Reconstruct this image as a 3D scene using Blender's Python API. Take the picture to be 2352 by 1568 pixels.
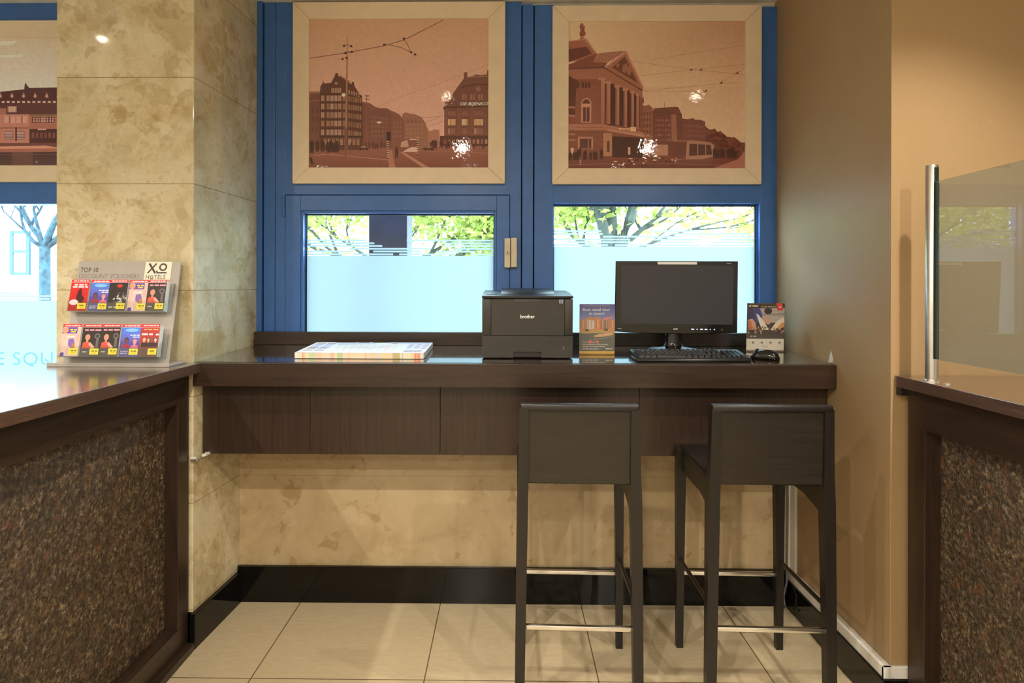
import bpy, bmesh, math, random
from mathutils import Vector, Matrix, noise
from mathutils.geometry import tessellate_polygon

for _o in list(bpy.data.objects):
    bpy.data.objects.remove(_o)
SC = bpy.context.scene
COL = SC.collection
PI = math.pi

# ------------------------------------------------------------------ camera
F_PX = 1430.0                      # focal length in pixels of the 2352 wide frame
W, H = 2352.0, 1568.0
YAW, ROLL = math.radians(0.7), 0.0022
EYE = Vector((0.0, 0.0, 1.40))
CX = 1165.0 - F_PX * math.tan(YAW)
CY = 658.0
cam = bpy.data.cameras.new('camera')
cam.sensor_fit = 'HORIZONTAL'
cam.sensor_width = 36.0
cam.lens = F_PX / W * 36.0
cam.shift_x = (W / 2 - CX) / W
cam.shift_y = (CY - H / 2) / W
cam.clip_start = 0.02
cam.clip_end = 200
cam_o = bpy.data.objects.new('camera', cam)
COL.objects.link(cam_o)
CAM_R = Matrix.Rotation(YAW, 3, 'Z') @ Matrix.Rotation(PI / 2, 3, 'X') @ Matrix.Rotation(ROLL, 3, 'Z')
cam_o.matrix_world = Matrix.Translation(EYE) @ CAM_R.to_4x4()
SC.camera = cam_o


def ray(px, py):
    return CAM_R @ Vector(((px - CX) / F_PX, (CY - py) / F_PX, -1.0))


def at(px, py, y):
    """point of the plane at depth y that the pixel looks at"""
    d = ray(px, py)
    return EYE + d * (y / d.y)


def at_z(px, py, z):
    d = ray(px, py)
    return EYE + d * ((z - EYE.z) / d.z)


# ------------------------------------------------------------------ world, exposure
SKY = 17.0
wd = bpy.data.worlds.new('sky')
SC.world = wd
wd.use_nodes = True
bg = wd.node_tree.nodes['Background']
bg.inputs['Color'].default_value = (0.60, 0.84, 1.0, 1)
bg.inputs['Strength'].default_value = SKY
SC.view_settings.view_transform = 'Standard'
SC.view_settings.look = 'None'
SC.view_settings.exposure = 0.12
SC.view_settings.gamma = 1.0
SC.view_settings.use_curve_mapping = False
LAMP_W = 92.0
LAMP_COL = (1.0, 0.92, 0.79)
ILL = (0.59, 0.47, 0.265)           # what a white card reads in the room; print colours are divided by it


# ------------------------------------------------------------------ colour helpers
def s2l(v):
    v = v / 255.0
    return v / 12.92 if v <= 0.04045 else ((v + 0.055) / 1.055) ** 2.4


def L(r, g, b):
    return (s2l(r), s2l(g), s2l(b), 1.0)


ILL_D = (0.86, 0.82, 0.70)         # the same on the desk, where daylight is added


def A(r, g, b, ill=None):
    return tuple(min(0.93, s2l(v) / i) for v, i in zip((r, g, b), ill or ILL)) + (1.0,)


# ------------------------------------------------------------------ materials
class NT:
    def __init__(self, name):
        self.m = bpy.data.materials.new(name)
        self.m.use_nodes = True
        self.t = self.m.node_tree
        self.p = self.t.nodes['Principled BSDF']
        self.out = self.t.nodes['Material Output']

    def n(self, typ, **kw):
        nd = self.t.nodes.new(typ)
        for k, v in kw.items():
            if k in nd.inputs:
                nd.inputs[k].default_value = v
            else:
                setattr(nd, k, v)
        return nd

    def l(self, a, b):
        self.t.links.new(a, b)

    def pos(self, scale=(1, 1, 1), obj=False):
        mp = self.n('ShaderNodeMapping')
        mp.inputs['Scale'].default_value = scale
        if obj:
            self.l(self.n('ShaderNodeTexCoord').outputs['Object'], mp.inputs['Vector'])
        else:
            self.l(self.n('ShaderNodeNewGeometry').outputs['Position'], mp.inputs['Vector'])
        return mp.outputs['Vector']

    def noise(self, vec, scale, detail=4, rough=0.55, dist=0.0):
        nd = self.n('ShaderNodeTexNoise')
        nd.inputs['Scale'].default_value = scale
        nd.inputs['Detail'].default_value = detail
        nd.inputs['Roughness'].default_value = rough
        nd.inputs['Distortion'].default_value = dist
        self.l(vec, nd.inputs['Vector'])
        return nd.outputs['Fac']

    def ramp(self, fac, stops):
        r = self.n('ShaderNodeValToRGB')
        e = r.color_ramp.elements
        while len(e) < len(stops):
            e.new(0.5)
        for i, (p, c) in enumerate(stops):
            e[i].position = p
            e[i].color = c if len(c) == 4 else tuple(c) + (1,)
        self.l(fac, r.inputs['Fac'])
        return r.outputs['Color']

    def mix(self, fac, a, b, mode='MIX'):
        m = self.n('ShaderNodeMix', data_type='RGBA', blend_type=mode)
        for sock, v in ((m.inputs[0], fac), (m.inputs[6], a), (m.inputs[7], b)):
            if hasattr(v, 'links') or hasattr(v, 'is_output'):
                self.l(v, sock)
            else:
                sock.default_value = v
        return m.outputs[2]

    def math(self, op, a, b=None):
        m = self.n('ShaderNodeMath', operation=op)
        for i, v in enumerate((a, b)):
            if v is None:
                continue
            if hasattr(v, 'is_output'):
                self.l(v, m.inputs[i])
            else:
                m.inputs[i].default_value = v
        return m.outputs[0]

    def bump(self, h, strength=0.2, dist=0.01):
        b = self.n('ShaderNodeBump')
        b.inputs['Strength'].default_value = strength
        b.inputs['Distance'].default_value = dist
        self.l(h, b.inputs['Height'])
        self.l(b.outputs['Normal'], self.p.inputs['Normal'])

    def base(self, c):
        if hasattr(c, 'is_output'):
            self.l(c, self.p.inputs['Base Color'])
        else:
            self.p.inputs['Base Color'].default_value = c

    def set(self, rough=0.5, metal=0.0, spec=0.5, coat=0.0, coat_r=0.03):
        self.p.inputs['Roughness'].default_value = rough
        self.p.inputs['Metallic'].default_value = metal
        self.p.inputs['Specular IOR Level'].default_value = spec
        self.p.inputs['Coat Weight'].default_value = coat
        self.p.inputs['Coat Roughness'].default_value = coat_r


def simple(name, col, rough=0.5, metal=0.0, spec=0.5, coat=0.0, var=0.04, bump=0.0, bscale=60):
    m = NT(name)
    v = m.pos(obj=True)
    f = m.noise(v, 14, 3)
    c2 = tuple(x * (1 - var * 3) for x in col[:3]) + (1,)
    c1 = tuple(min(1, x * (1 + var)) for x in col[:3]) + (1,)
    m.base(m.ramp(f, [(0.3, c2), (0.65, c1)]))
    m.set(rough, metal, spec, coat)
    if bump:
        m.bump(m.noise(v, bscale, 2), bump, 0.004)
    return m.m


def marble(name, joints=True, soft=False, tint=1.0):
    m = NT(name)
    v = m.pos()
    warp = m.n('ShaderNodeTexNoise')
    warp.inputs['Scale'].default_value = 2.4
    warp.inputs['Detail'].default_value = 3
    m.l(v, warp.inputs['Vector'])
    va = m.n('ShaderNodeVectorMath', operation='MULTIPLY_ADD')
    m.l(warp.outputs['Color'], va.inputs[0])
    va.inputs[1].default_value = (0.16, 0.16, 0.16)
    m.l(v, va.inputs[2])
    w = va.outputs[0]
    f1 = m.noise(w, 4.2, 10, 0.66, 0.5)
    f2 = m.noise(w, 13.0, 8, 0.7, 0.5)
    f3 = m.noise(w, 2.3, 4, 0.55)
    if soft:
        c = m.ramp(f1, [(0.32, (0.44, 0.32, 0.17)), (0.50, (0.53, 0.40, 0.23)), (0.70, (0.60, 0.465, 0.28))])
        c = m.mix(m.ramp(f2, [(0.60, (0, 0, 0)), (0.74, (0.6, 0.6, 0.6))]), c, (0.34, 0.21, 0.09, 1))
        for sc_, lo_, col_, am_ in ((10.0, 0.58, (0.36, 0.225, 0.10, 1), 0.6), (6.0, 0.57, (0.62, 0.49, 0.31, 1), 0.5)):
            fc = m.noise(w, sc_, 6, 0.6, 0.2)
            c = m.mix(m.ramp(fc, [(lo_, (0, 0, 0)), (lo_ + 0.05, (am_,) * 3)]), c, col_)
    else:
        c = m.ramp(f1, [(0.32, (0.42, 0.315, 0.15)), (0.44, (0.57, 0.465, 0.26)), (0.52, (0.64, 0.545, 0.345)), (0.66, (0.74, 0.66, 0.46))])
        c = m.mix(m.ramp(f2, [(0.57, (0, 0, 0)), (0.70, (0.6, 0.6, 0.6))]), c, (0.40, 0.28, 0.12, 1))
        for sc_, lo_, col_, am_ in ((6.5, 0.53, (0.74, 0.67, 0.48, 1), 0.5), (5.2, 0.55, (0.43, 0.32, 0.15, 1), 0.55), (11.0, 0.57, (0.36, 0.25, 0.10, 1), 0.45), (3.1, 0.56, (0.55, 0.52, 0.37, 1), 0.5)):
            mp = m.n('ShaderNodeVectorMath', operation='ADD')
            m.l(w, mp.inputs[0])
            mp.inputs[1].default_value = (sc_ * 3.1, sc_ * 1.7, sc_ * 2.3)
            fc = m.noise(mp.outputs[0], sc_, 7, 0.6, 0.3)
            c = m.mix(m.ramp(fc, [(lo_, (0, 0, 0)), (lo_ + 0.035, (am_,) * 3), (lo_ + 0.16, (am_ * 0.5,) * 3)]), c, col_)
        c = m.mix(m.ramp(f3, [(0.48, (0, 0, 0)), (0.64, (0.45, 0.45, 0.45))]), c, (0.56, 0.50, 0.33, 1))
        f4 = m.noise(w, 3.6, 8, 0.68, 0.7)
        rd = m.math('ABSOLUTE', m.math('SUBTRACT', f4, 0.5))
        c = m.mix(m.ramp(rd, [(0.0, (0.4, 0.4, 0.4)), (0.035, (0, 0, 0))]), c, (0.72, 0.65, 0.46, 1))
        f5 = m.noise(w, 34.0, 3, 0.6)
        c = m.mix(m.ramp(f5, [(0.61, (0, 0, 0)), (0.71, (0.4, 0.4, 0.4))]), c, (0.40, 0.28, 0.12, 1))
    if joints:
        sep = m.n('ShaderNodeSeparateXYZ')
        m.l(v, sep.inputs[0])
        z = m.math('DIVIDE', m.math('SUBTRACT', sep.outputs['Z'], 1.383), 0.413)
        d = m.math('ABSOLUTE', m.math('SUBTRACT', z, m.math('ROUND', z)))
        line = m.math('MULTIPLY', m.math('LESS_THAN', d, 0.0036), 0.35 if soft else 0.85)
        c = m.mix(line, c, (0.26, 0.18, 0.085, 1))
    m.base(c)
    m.set(0.06 if not soft else 0.16, 0, 0.5)
    return m.m


def wood(name, axis='X', dark=(0.019, 0.0105, 0.0066), light=(0.045, 0.0245, 0.0150), rough=0.32, spec=0.5, coat=0.0, coat_r=0.04):
    m = NT(name)
    sc = {'X': (1.2, 26, 26), 'Y': (26, 1.2, 26), 'Z': (26, 26, 1.2)}[axis]
    v = m.pos(sc)
    f = m.noise(v, 3.0, 6, 0.65, 0.6)
    m.base(m.ramp(f, [(0.28, dark), (0.72, light)]))
    m.set(rough, 0, spec, coat, coat_r)
    m.p.inputs['Coat IOR'].default_value = 1.62 if coat_r > 0.1 else 1.95
    m.bump(f, 0.06, 0.002)
    return m.m


M = {}
M['marble'] = marble('polished_marble')
M['marble_soft'] = marble('matt_marble', True, True)
M['wood_x'] = wood('wenge_along', 'X')
M['wood_y'] = wood('wenge_deep', 'Y')
M['wood_z'] = wood('wenge_upright', 'Z')
M['wood_top'] = wood('wenge_lacquered_top', 'X', rough=0.10, spec=0.9, coat=1.0)
M['wood_top_y'] = wood('wenge_lacquered_counter', 'Y', (0.058, 0.032, 0.022), (0.125, 0.072, 0.050), rough=0.22, spec=0.9, coat=1.0, coat_r=0.14)
M['stool_wood'] = wood('stool_wood', 'Z', (0.0065, 0.0046, 0.0036), (0.0125, 0.0090, 0.0070), 0.36)
M['stool_panel'] = wood('stool_panel_wood', 'X', (0.0115, 0.0085, 0.0055), (0.023, 0.017, 0.011), 0.34)
M['granite'] = simple('black_granite', (0.0035, 0.0034, 0.003, 1), 0.06, spec=0.35, var=0.2)
M['white_paint'] = simple('white_paint', (0.80, 0.77, 0.70, 1), 0.35)
M['blue'] = simple('blue_paint', (0.050, 0.160, 0.48, 1), 0.28, spec=0.5, var=0.03, bump=0.05, bscale=25)
M['cream_frame'] = simple('cream_frame', (0.86, 0.70, 0.50, 1), 0.45, var=0.02)
M['cream_plastic'] = simple('cream_plastic', (0.74, 0.64, 0.45, 1), 0.35)
M['plain_wall'] = simple('off_white_paint', (0.74, 0.72, 0.68, 1), 0.7)
M['ceiling'] = simple('ceiling_paint', (0.80, 0.76, 0.66, 1), 0.8)
M['steel'] = simple('brushed_steel', (0.70, 0.67, 0.63, 1), 0.30, metal=1.0)
M['chrome'] = simple('chrome', (0.86, 0.84, 0.80, 1), 0.24, metal=1.0)
M['dark_metal'] = simple('dark_metal', (0.10, 0.095, 0.085, 1), 0.35, metal=1.0)
M['printer'] = simple('charcoal_plastic', (0.040, 0.037, 0.032, 1), 0.42, bump=0.03, bscale=400)
M['printer_dark'] = simple('black_plastic', (0.012, 0.012, 0.012, 1), 0.4)
M['gloss_black'] = simple('gloss_black_plastic', (0.006, 0.006, 0.006, 1), 0.09, spec=0.6, var=0.0)
M['screen'] = simple('matt_screen', (0.036, 0.038, 0.050, 1), 0.30, spec=0.5, var=0.0)
M['key'] = simple('black_keycaps', (0.012, 0.012, 0.013, 1), 0.30)
M['rubber'] = simple('dark_rubber', (0.015, 0.015, 0.015, 1), 0.8)  # real rubber parts; also the painted shade in the window frame grooves
M['paper'] = simple('paper', (0.80, 0.79, 0.76, 1), 0.6)
M['silver_board'] = simple('silver_board', (0.42, 0.385, 0.35, 1), 0.38, spec=0.4, var=0.02)
M['cable'] = simple('grey_cable', (0.12, 0.12, 0.12, 1), 0.5)
M['concrete'] = simple('pavement', (0.30, 0.30, 0.31, 1), 0.8)
M['brick'] = simple('pale_brick', (0.56, 0.50, 0.52, 1), 0.8)
M['post'] = simple('dark_stone', (0.030, 0.027, 0.035, 1), 0.6, var=0.1)
M['facade_white'] = simple('white_stone', (0.85, 0.86, 0.88, 1), 0.7)
M['facade_dark'] = simple('teal_frame', (0.022, 0.065, 0.090, 1), 0.5)
M['bark'] = simple('bark', (0.050, 0.060, 0.050, 1), 0.9, bump=0.4, bscale=18)
M['bark_pale'] = simple('bark_pale', (0.022, 0.052, 0.070, 1), 0.9, var=0.25, bump=0.8, bscale=18)


def wallpaper():
    m = NT('tan_wallpaper')
    v = m.pos()
    f = m.noise(m.pos((1, 1, 1)), 260, 3, 0.7)
    g = m.noise(v, 3.0, 3, 0.5)
    c = m.ramp(g, [(0.3, (0.375, 0.25, 0.128)), (0.7, (0.41, 0.275, 0.145))])
    c = m.mix(m.ramp(f, [(0.35, (0, 0, 0)), (0.7, (0.35, 0.35, 0.35))]), c, (0.32, 0.20, 0.085, 1))
    m.base(c)
    m.set(0.42, 0, 0.35)
    m.bump(f, 0.12, 0.002)
    return m.m


def floor_mat():
    m = NT('beige_floor_tiles')
    v = m.pos()
    sep = m.n('ShaderNodeSeparateXYZ')
    m.l(v, sep.inputs[0])
    lines = []
    ids = []
    for ax, o in (('X', -0.912), ('Y', 2.212)):
        t = m.math('DIVIDE', m.math('SUBTRACT', sep.outputs[ax], o), 0.62)
        rd = m.math('ROUND', t)
        d = m.math('ABSOLUTE', m.math('SUBTRACT', t, rd))
        lines.append(m.math('LESS_THAN', d, 0.0036))
        ids.append(m.math('FLOOR', t))
    ln = m.math('MAXIMUM', lines[0], lines[1])
    st = m.noise(m.pos((4, 14, 1)), 5.0, 7, 0.7, 0.6)
    gr = m.noise(m.pos((1, 1, 1)), 1.6, 3)
    c = m.ramp(st, [(0.25, (0.47, 0.375, 0.235)), (0.55, (0.53, 0.43, 0.275)), (0.8, (0.57, 0.47, 0.31))])
    c = m.mix(m.ramp(gr, [(0.35, (0, 0, 0)), (0.7, (0.25, 0.25, 0.25))]), c, (0.43, 0.34, 0.21, 1))
    c = m.mix(ln, c, (0.12, 0.085, 0.05, 1))
    m.base(c)
    m.set(0.24, 0, 0.45)
    m.bump(m.noise(v, 55, 4, 0.6), 0.05, 0.003)
    return m.m


def bark_panel():
    m = NT('bark_mosaic')
    v = m.pos((1, 1, 1))
    f1 = m.noise(v, 75, 5, 0.72, 0.4)
    f2 = m.noise(v, 11, 4, 0.6)
    f3 = m.noise(v, 170, 2, 0.6)
    c = m.ramp(f1, [(0.32, (0.012, 0.008, 0.005)), (0.47, (0.060, 0.038, 0.020)), (0.57, (0.150, 0.098, 0.054)), (0.69, (0.40, 0.30, 0.185))])
    c = m.mix(m.ramp(f2, [(0.44, (0, 0, 0)), (0.62, (0.55, 0.55, 0.55))]), c, (0.030, 0.024, 0.016, 1))
    c = m.mix(m.ramp(m.noise(v, 22, 2), [(0.58, (0, 0, 0)), (0.72, (0.55, 0.55, 0.55))]), c, (0.20, 0.075, 0.028, 1))
    m.base(c)
    m.set(0.30, 0, 0.6)
    m.bump(m.mix(0.5, f1, f3), 0.9, 0.012)
    return m.m


def ink_mat(name, rough, coat, bump=0.0, bscale=9, spec=0.5, grain=0.06):
    m = NT(name)
    a = m.n('ShaderNodeAttribute')
    a.attribute_name = 'ink'
    gr = m.ramp(m.mix(0.5, m.noise(m.pos(), 38, 5, 0.7), m.noise(m.pos(), 160, 3, 0.7)), [(0.3, (1 - grain,) * 3), (0.7, (1 + grain,) * 3)])
    m.base(m.mix(1.0, a.outputs['Color'], gr, 'MULTIPLY'))
    m.set(rough, 0, spec, coat, 0.015)
    if bump:
        v = m.pos()
        h = m.mix(0.4, m.noise(v, bscale, 2), m.noise(v, bscale * 7, 3, 0.6, 1.5))
        b = m.n('ShaderNodeBump')
        b.inputs['Strength'].default_value = bump
        b.inputs['Distance'].default_value = 0.02
        m.l(h, b.inputs['Height'])
        m.l(b.outputs['Normal'], m.p.inputs['Coat Normal'])
    return m.m


def thin_glass(name, tint=(1, 1, 1, 1), refl=1.0, haze=None):
    m = NT(name)
    m.t.nodes.remove(m.p)
    tr = m.n('ShaderNodeBsdfTransparent')
    tr.inputs['Color'].default_value = tint
    gl = m.n('ShaderNodeBsdfGlossy')
    gl.inputs['Roughness'].default_value = 0.0
    gl.inputs['Color'].default_value = (refl, refl, refl, 1)
    fr = m.n('ShaderNodeFresnel')
    fr.inputs['IOR'].default_value = 1.5
    mx = m.n('ShaderNodeMixShader')
    geo = m.n('ShaderNodeNewGeometry')
    m.l(m.math('MULTIPLY', fr.outputs[0], m.math('SUBTRACT', 1.0, geo.outputs['Backfacing'])), mx.inputs[0])
    body = tr.outputs[0]
    if haze:
        df = m.n('ShaderNodeBsdfDiffuse')
        df.inputs['Color'].default_value = haze[1]
        hm = m.n('ShaderNodeMixShader')
        hm.inputs[0].default_value = haze[0]
        m.l(tr.outputs[0], hm.inputs[1])
        m.l(df.outputs[0], hm.inputs[2])
        body = hm.outputs[0]
    m.l(body, mx.inputs[1])
    m.l(gl.outputs[0], mx.inputs[2])
    m.l(mx.outputs[0], m.out.inputs['Surface'])
    return m.m


def frosted():
    m = NT('frosted_film')
    m.t.nodes.remove(m.p)
    tr = m.n('ShaderNodeBsdfTranslucent')
    tr.inputs['Color'].default_value = (0.178, 0.206, 0.214, 1)
    df = m.n('ShaderNodeBsdfDiffuse')
    df.inputs['Color'].default_value = (0.35, 0.42, 0.45, 1)
    mx = m.n('ShaderNodeMixShader')
    mx.inputs[0].default_value = 0.15
    m.l(tr.outputs[0], mx.inputs[1])
    m.l(df.outputs[0], mx.inputs[2])
    m.l(mx.outputs[0], m.out.inputs['Surface'])
    return m.m


def leaf_mat(name, c):
    m = NT(name)
    m.t.nodes.remove(m.p)
    df = m.n('ShaderNodeBsdfDiffuse')
    tl = m.n('ShaderNodeBsdfTranslucent')
    f = m.noise(m.pos(), 5, 2)
    cc = m.ramp(f, [(0.35, tuple(x * 0.55 for x in c)), (0.65, c)])
    m.l(cc, df.inputs['Color'])
    m.l(cc, tl.inputs['Color'])
    mx = m.n('ShaderNodeMixShader')
    mx.inputs[0].default_value = 0.5
    m.l(df.outputs[0], mx.inputs[1])
    m.l(tl.outputs[0], mx.inputs[2])
    m.l(mx.outputs[0], m.out.inputs['Surface'])
    return m.m


def emitter(name, col, s):
    m = NT(name)
    m.p.inputs['Base Color'].default_value = (0.8, 0.8, 0.8, 1)
    m.p.inputs['Emission Color'].default_value = col
    m.p.inputs['Emission Strength'].default_value = s
    return m.m


M['wallpaper'] = wallpaper()
M['floor'] = floor_mat()
M['bark_panel'] = bark_panel()
M['ink'] = ink_mat('printed_paper', 0.45, 0.0)
M['ink_gloss'] = ink_mat('glossy_photo_print', 0.5, 1.0, 0.022, 7, 0.15, 0.11)
M['ink_semi'] = ink_mat('coated_card', 0.30, 0.25)
M['glass'] = thin_glass('window_glass', (0.97, 0.99, 0.98, 1))
M['acrylic'] = thin_glass('clear_acrylic', (0.93, 0.95, 0.95, 1), 0.9)
M['green_glass'] = thin_glass('green_glass', (0.80, 0.86, 0.89, 1), 1.0, (0.11, (0.55, 0.60, 0.60, 1)))
M['green_edge'] = simple('green_glass_edge', (0.008, 0.020, 0.015, 1), 0.15)
M['frost'] = frosted()
M['film_ink'] = thin_glass('pale_blue_film_lettering', (0.40, 0.74, 0.86, 1), 0.3)
M['leaf'] = leaf_mat('leaves', (0.50, 0.58, 0.15))
M['bulb'] = emitter('lamp_bulb', (1.0, 0.86, 0.64, 1), 60.0)
M['button_light'] = emitter('button_light', (0.45, 0.60, 1.0, 1), 0.9)


# ------------------------------------------------------------------ mesh builder
class MB:
    def __init__(self):
        self.bm = bmesh.new()

    def box(self, x0, y0, z0, x1, y1, z1, bev=0.0, mi=0, seg=2):
        m = Matrix.Translation(((x0 + x1) / 2, (y0 + y1) / 2, (z0 + z1) / 2)) @ Matrix.Diagonal((abs(x1 - x0), abs(y1 - y0), abs(z1 - z0), 1))
        r = bmesh.ops.create_cube(self.bm, size=1.0, matrix=m)
        vs = r['verts']
        fs = {f for v in vs for f in v.link_faces}
        for f in fs:
            f.material_index = mi
        if bev > 0:
            es = list({e for v in vs for e in v.link_edges})
            bmesh.ops.bevel(self.bm, geom=es, offset=bev, segments=seg, affect='EDGES', profile=0.5, material=mi)
        return self

    def hexa(self, lo, hi, mi=0):
        """lo, hi: four corners each (same winding), joined to a solid"""
        a = [self.bm.verts.new(p) for p in lo]
        b = [self.bm.verts.new(p) for p in hi]
        n = len(a)
        fs = [self.bm.faces.new(a[::-1]), self.bm.faces.new(b)]
        for i in range(n):
            fs.append(self.bm.faces.new((a[i], a[(i + 1) % n], b[(i + 1) % n], b[i])))
        for f in fs:
            f.material_index = mi
        return fs

    def prism(self, pts, axis, a0, a1, mi=0, bev=0.0):
        def mk(p, a):
            u, v = p
            return {'X': (a, u, v), 'Y': (u, a, v), 'Z': (u, v, a)}[axis]
        fs = self.hexa([mk(p, a0) for p in pts], [mk(p, a1) for p in pts], mi)
        if bev > 0:
            es = list({e for f in fs for e in f.edges})
            bmesh.ops.bevel(self.bm, geom=es, offset=bev, segments=2, affect='EDGES', profile=0.5, material=mi)
        return self

    def loft(self, rings, caps=True, mi=0):
        rs = [[self.bm.verts.new(p) for p in r] for r in rings]
        n = len(rs[0])
        for a, b in zip(rs, rs[1:]):
            for i in range(n):
                f = self.bm.faces.new((a[i], a[(i + 1) % n], b[(i + 1) % n], b[i]))
                f.material_index = mi
        if caps:
            self.bm.faces.new(rs[0][::-1]).material_index = mi
            self.bm.faces.new(rs[-1]).material_index = mi
        return self

    def bar(self, path, mi=0, bev=0.0):
        """rectangular section bar through (x, y, z, half width, half depth) stations"""
        rings = []
        for x, y, z, hw, hd in path:
            rings.append([(x - hw, y - hd, z), (x + hw, y - hd, z), (x + hw, y + hd, z), (x - hw, y + hd, z)])
        return self.loft(rings, True, mi)

    def tube(self, pts, r, n=10, mi=0):
        pts = [Vector(p) for p in pts]
        rr = r if isinstance(r, (list, tuple)) else [r] * len(pts)
        rings = []
        for i, p in enumerate(pts):
            d = (pts[min(i + 1, len(pts) - 1)] - pts[max(i - 1, 0)]).normalized()
            up = Vector((0, 0, 1)) if abs(d.z) < 0.9 else Vector((1, 0, 0))
            u = d.cross(up).normalized()
            w = u.cross(d)
            rings.append([p + (u * math.cos(t) + w * math.sin(t)) * rr[i] for t in (2 * PI * k / n for k in range(n))])
        return self.loft(rings, True, mi)

    def lathe(self, prof, c=(0, 0, 0), n=32, mi=0):
        rings = [[(c[0] + r * math.cos(t), c[1] + r * math.sin(t), c[2] + z) for t in (2 * PI * k / n for k in range(n))] for r, z in prof]
        return self.loft(rings, True, mi)

    def quad(self, a, b, c, d, mi=0):
        f = self.bm.faces.new([self.bm.verts.new(p) for p in (a, b, c, d)])
        f.material_index = mi
        return self

    def build(self, name, mats, parent=None, smooth=False, auto=False, loc=None, rot=None, fix=True):
        if fix:
            bmesh.ops.recalc_face_normals(self.bm, faces=self.bm.faces)
        me = bpy.data.meshes.new(name)
        self.bm.to_mesh(me)
        self.bm.free()
        for m in (mats if isinstance(mats, (list, tuple)) else [mats]):
            me.materials.append(m)
        if smooth or auto:
            for p in me.polygons:
                p.use_smooth = True
        if auto:
            try:
                me.set_sharp_from_angle(angle=math.radians(35))
            except Exception:
                pass
        o = bpy.data.objects.new(name, me)
        COL.objects.link(o)
        if parent is not None:
            o.parent = parent
        if loc is not None:
            o.location = loc
        if rot is not None:
            o.rotation_euler = rot
        return o


def tag(o, label=None, cat=None, group=None, kind=None):
    if label:
        o['label'] = label
    if cat:
        o['category'] = cat
    if group:
        o['group'] = group
    if kind:
        o['kind'] = kind
    return o


def thing(name, label, cat, loc=(0, 0, 0), rot=(0, 0, 0), group=None):
    o = bpy.data.objects.new(name, None)
    o.empty_display_size = 0.05
    COL.objects.link(o)
    o.location = loc
    o.rotation_mode = 'ZYX'
    o.rotation_euler = rot
    return tag(o, label, cat, group)


def struct_root(name):
    o = bpy.data.objects.new(name, None)
    COL.objects.link(o)
    o['kind'] = 'structure'
    return o


def struct(name, mb, mats, parent=None, **kw):
    o = mb.build(name, mats, parent, **kw)
    if parent is None:
        o['kind'] = 'structure'
    return o


# ------------------------------------------------------------------ flat print painter
def text_polys(s, spacing=1.0, offset=0.0):
    cu = bpy.data.curves.new('lettering', 'FONT')
    cu.body = s
    cu.size = 1.0
    cu.space_character = spacing
    cu.offset = offset
    cu.resolution_u = 3
    o = bpy.data.objects.new('lettering', cu)
    COL.objects.link(o)
    dg = bpy.context.evaluated_depsgraph_get()
    me = o.evaluated_get(dg).to_mesh()
    polys = [[(me.vertices[i].co.x, me.vertices[i].co.y) for i in p.vertices] for p in me.polygons]
    o.evaluated_get(dg).to_mesh_clear()
    bpy.data.objects.remove(o)
    bpy.data.curves.remove(cu)
    return polys


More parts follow.
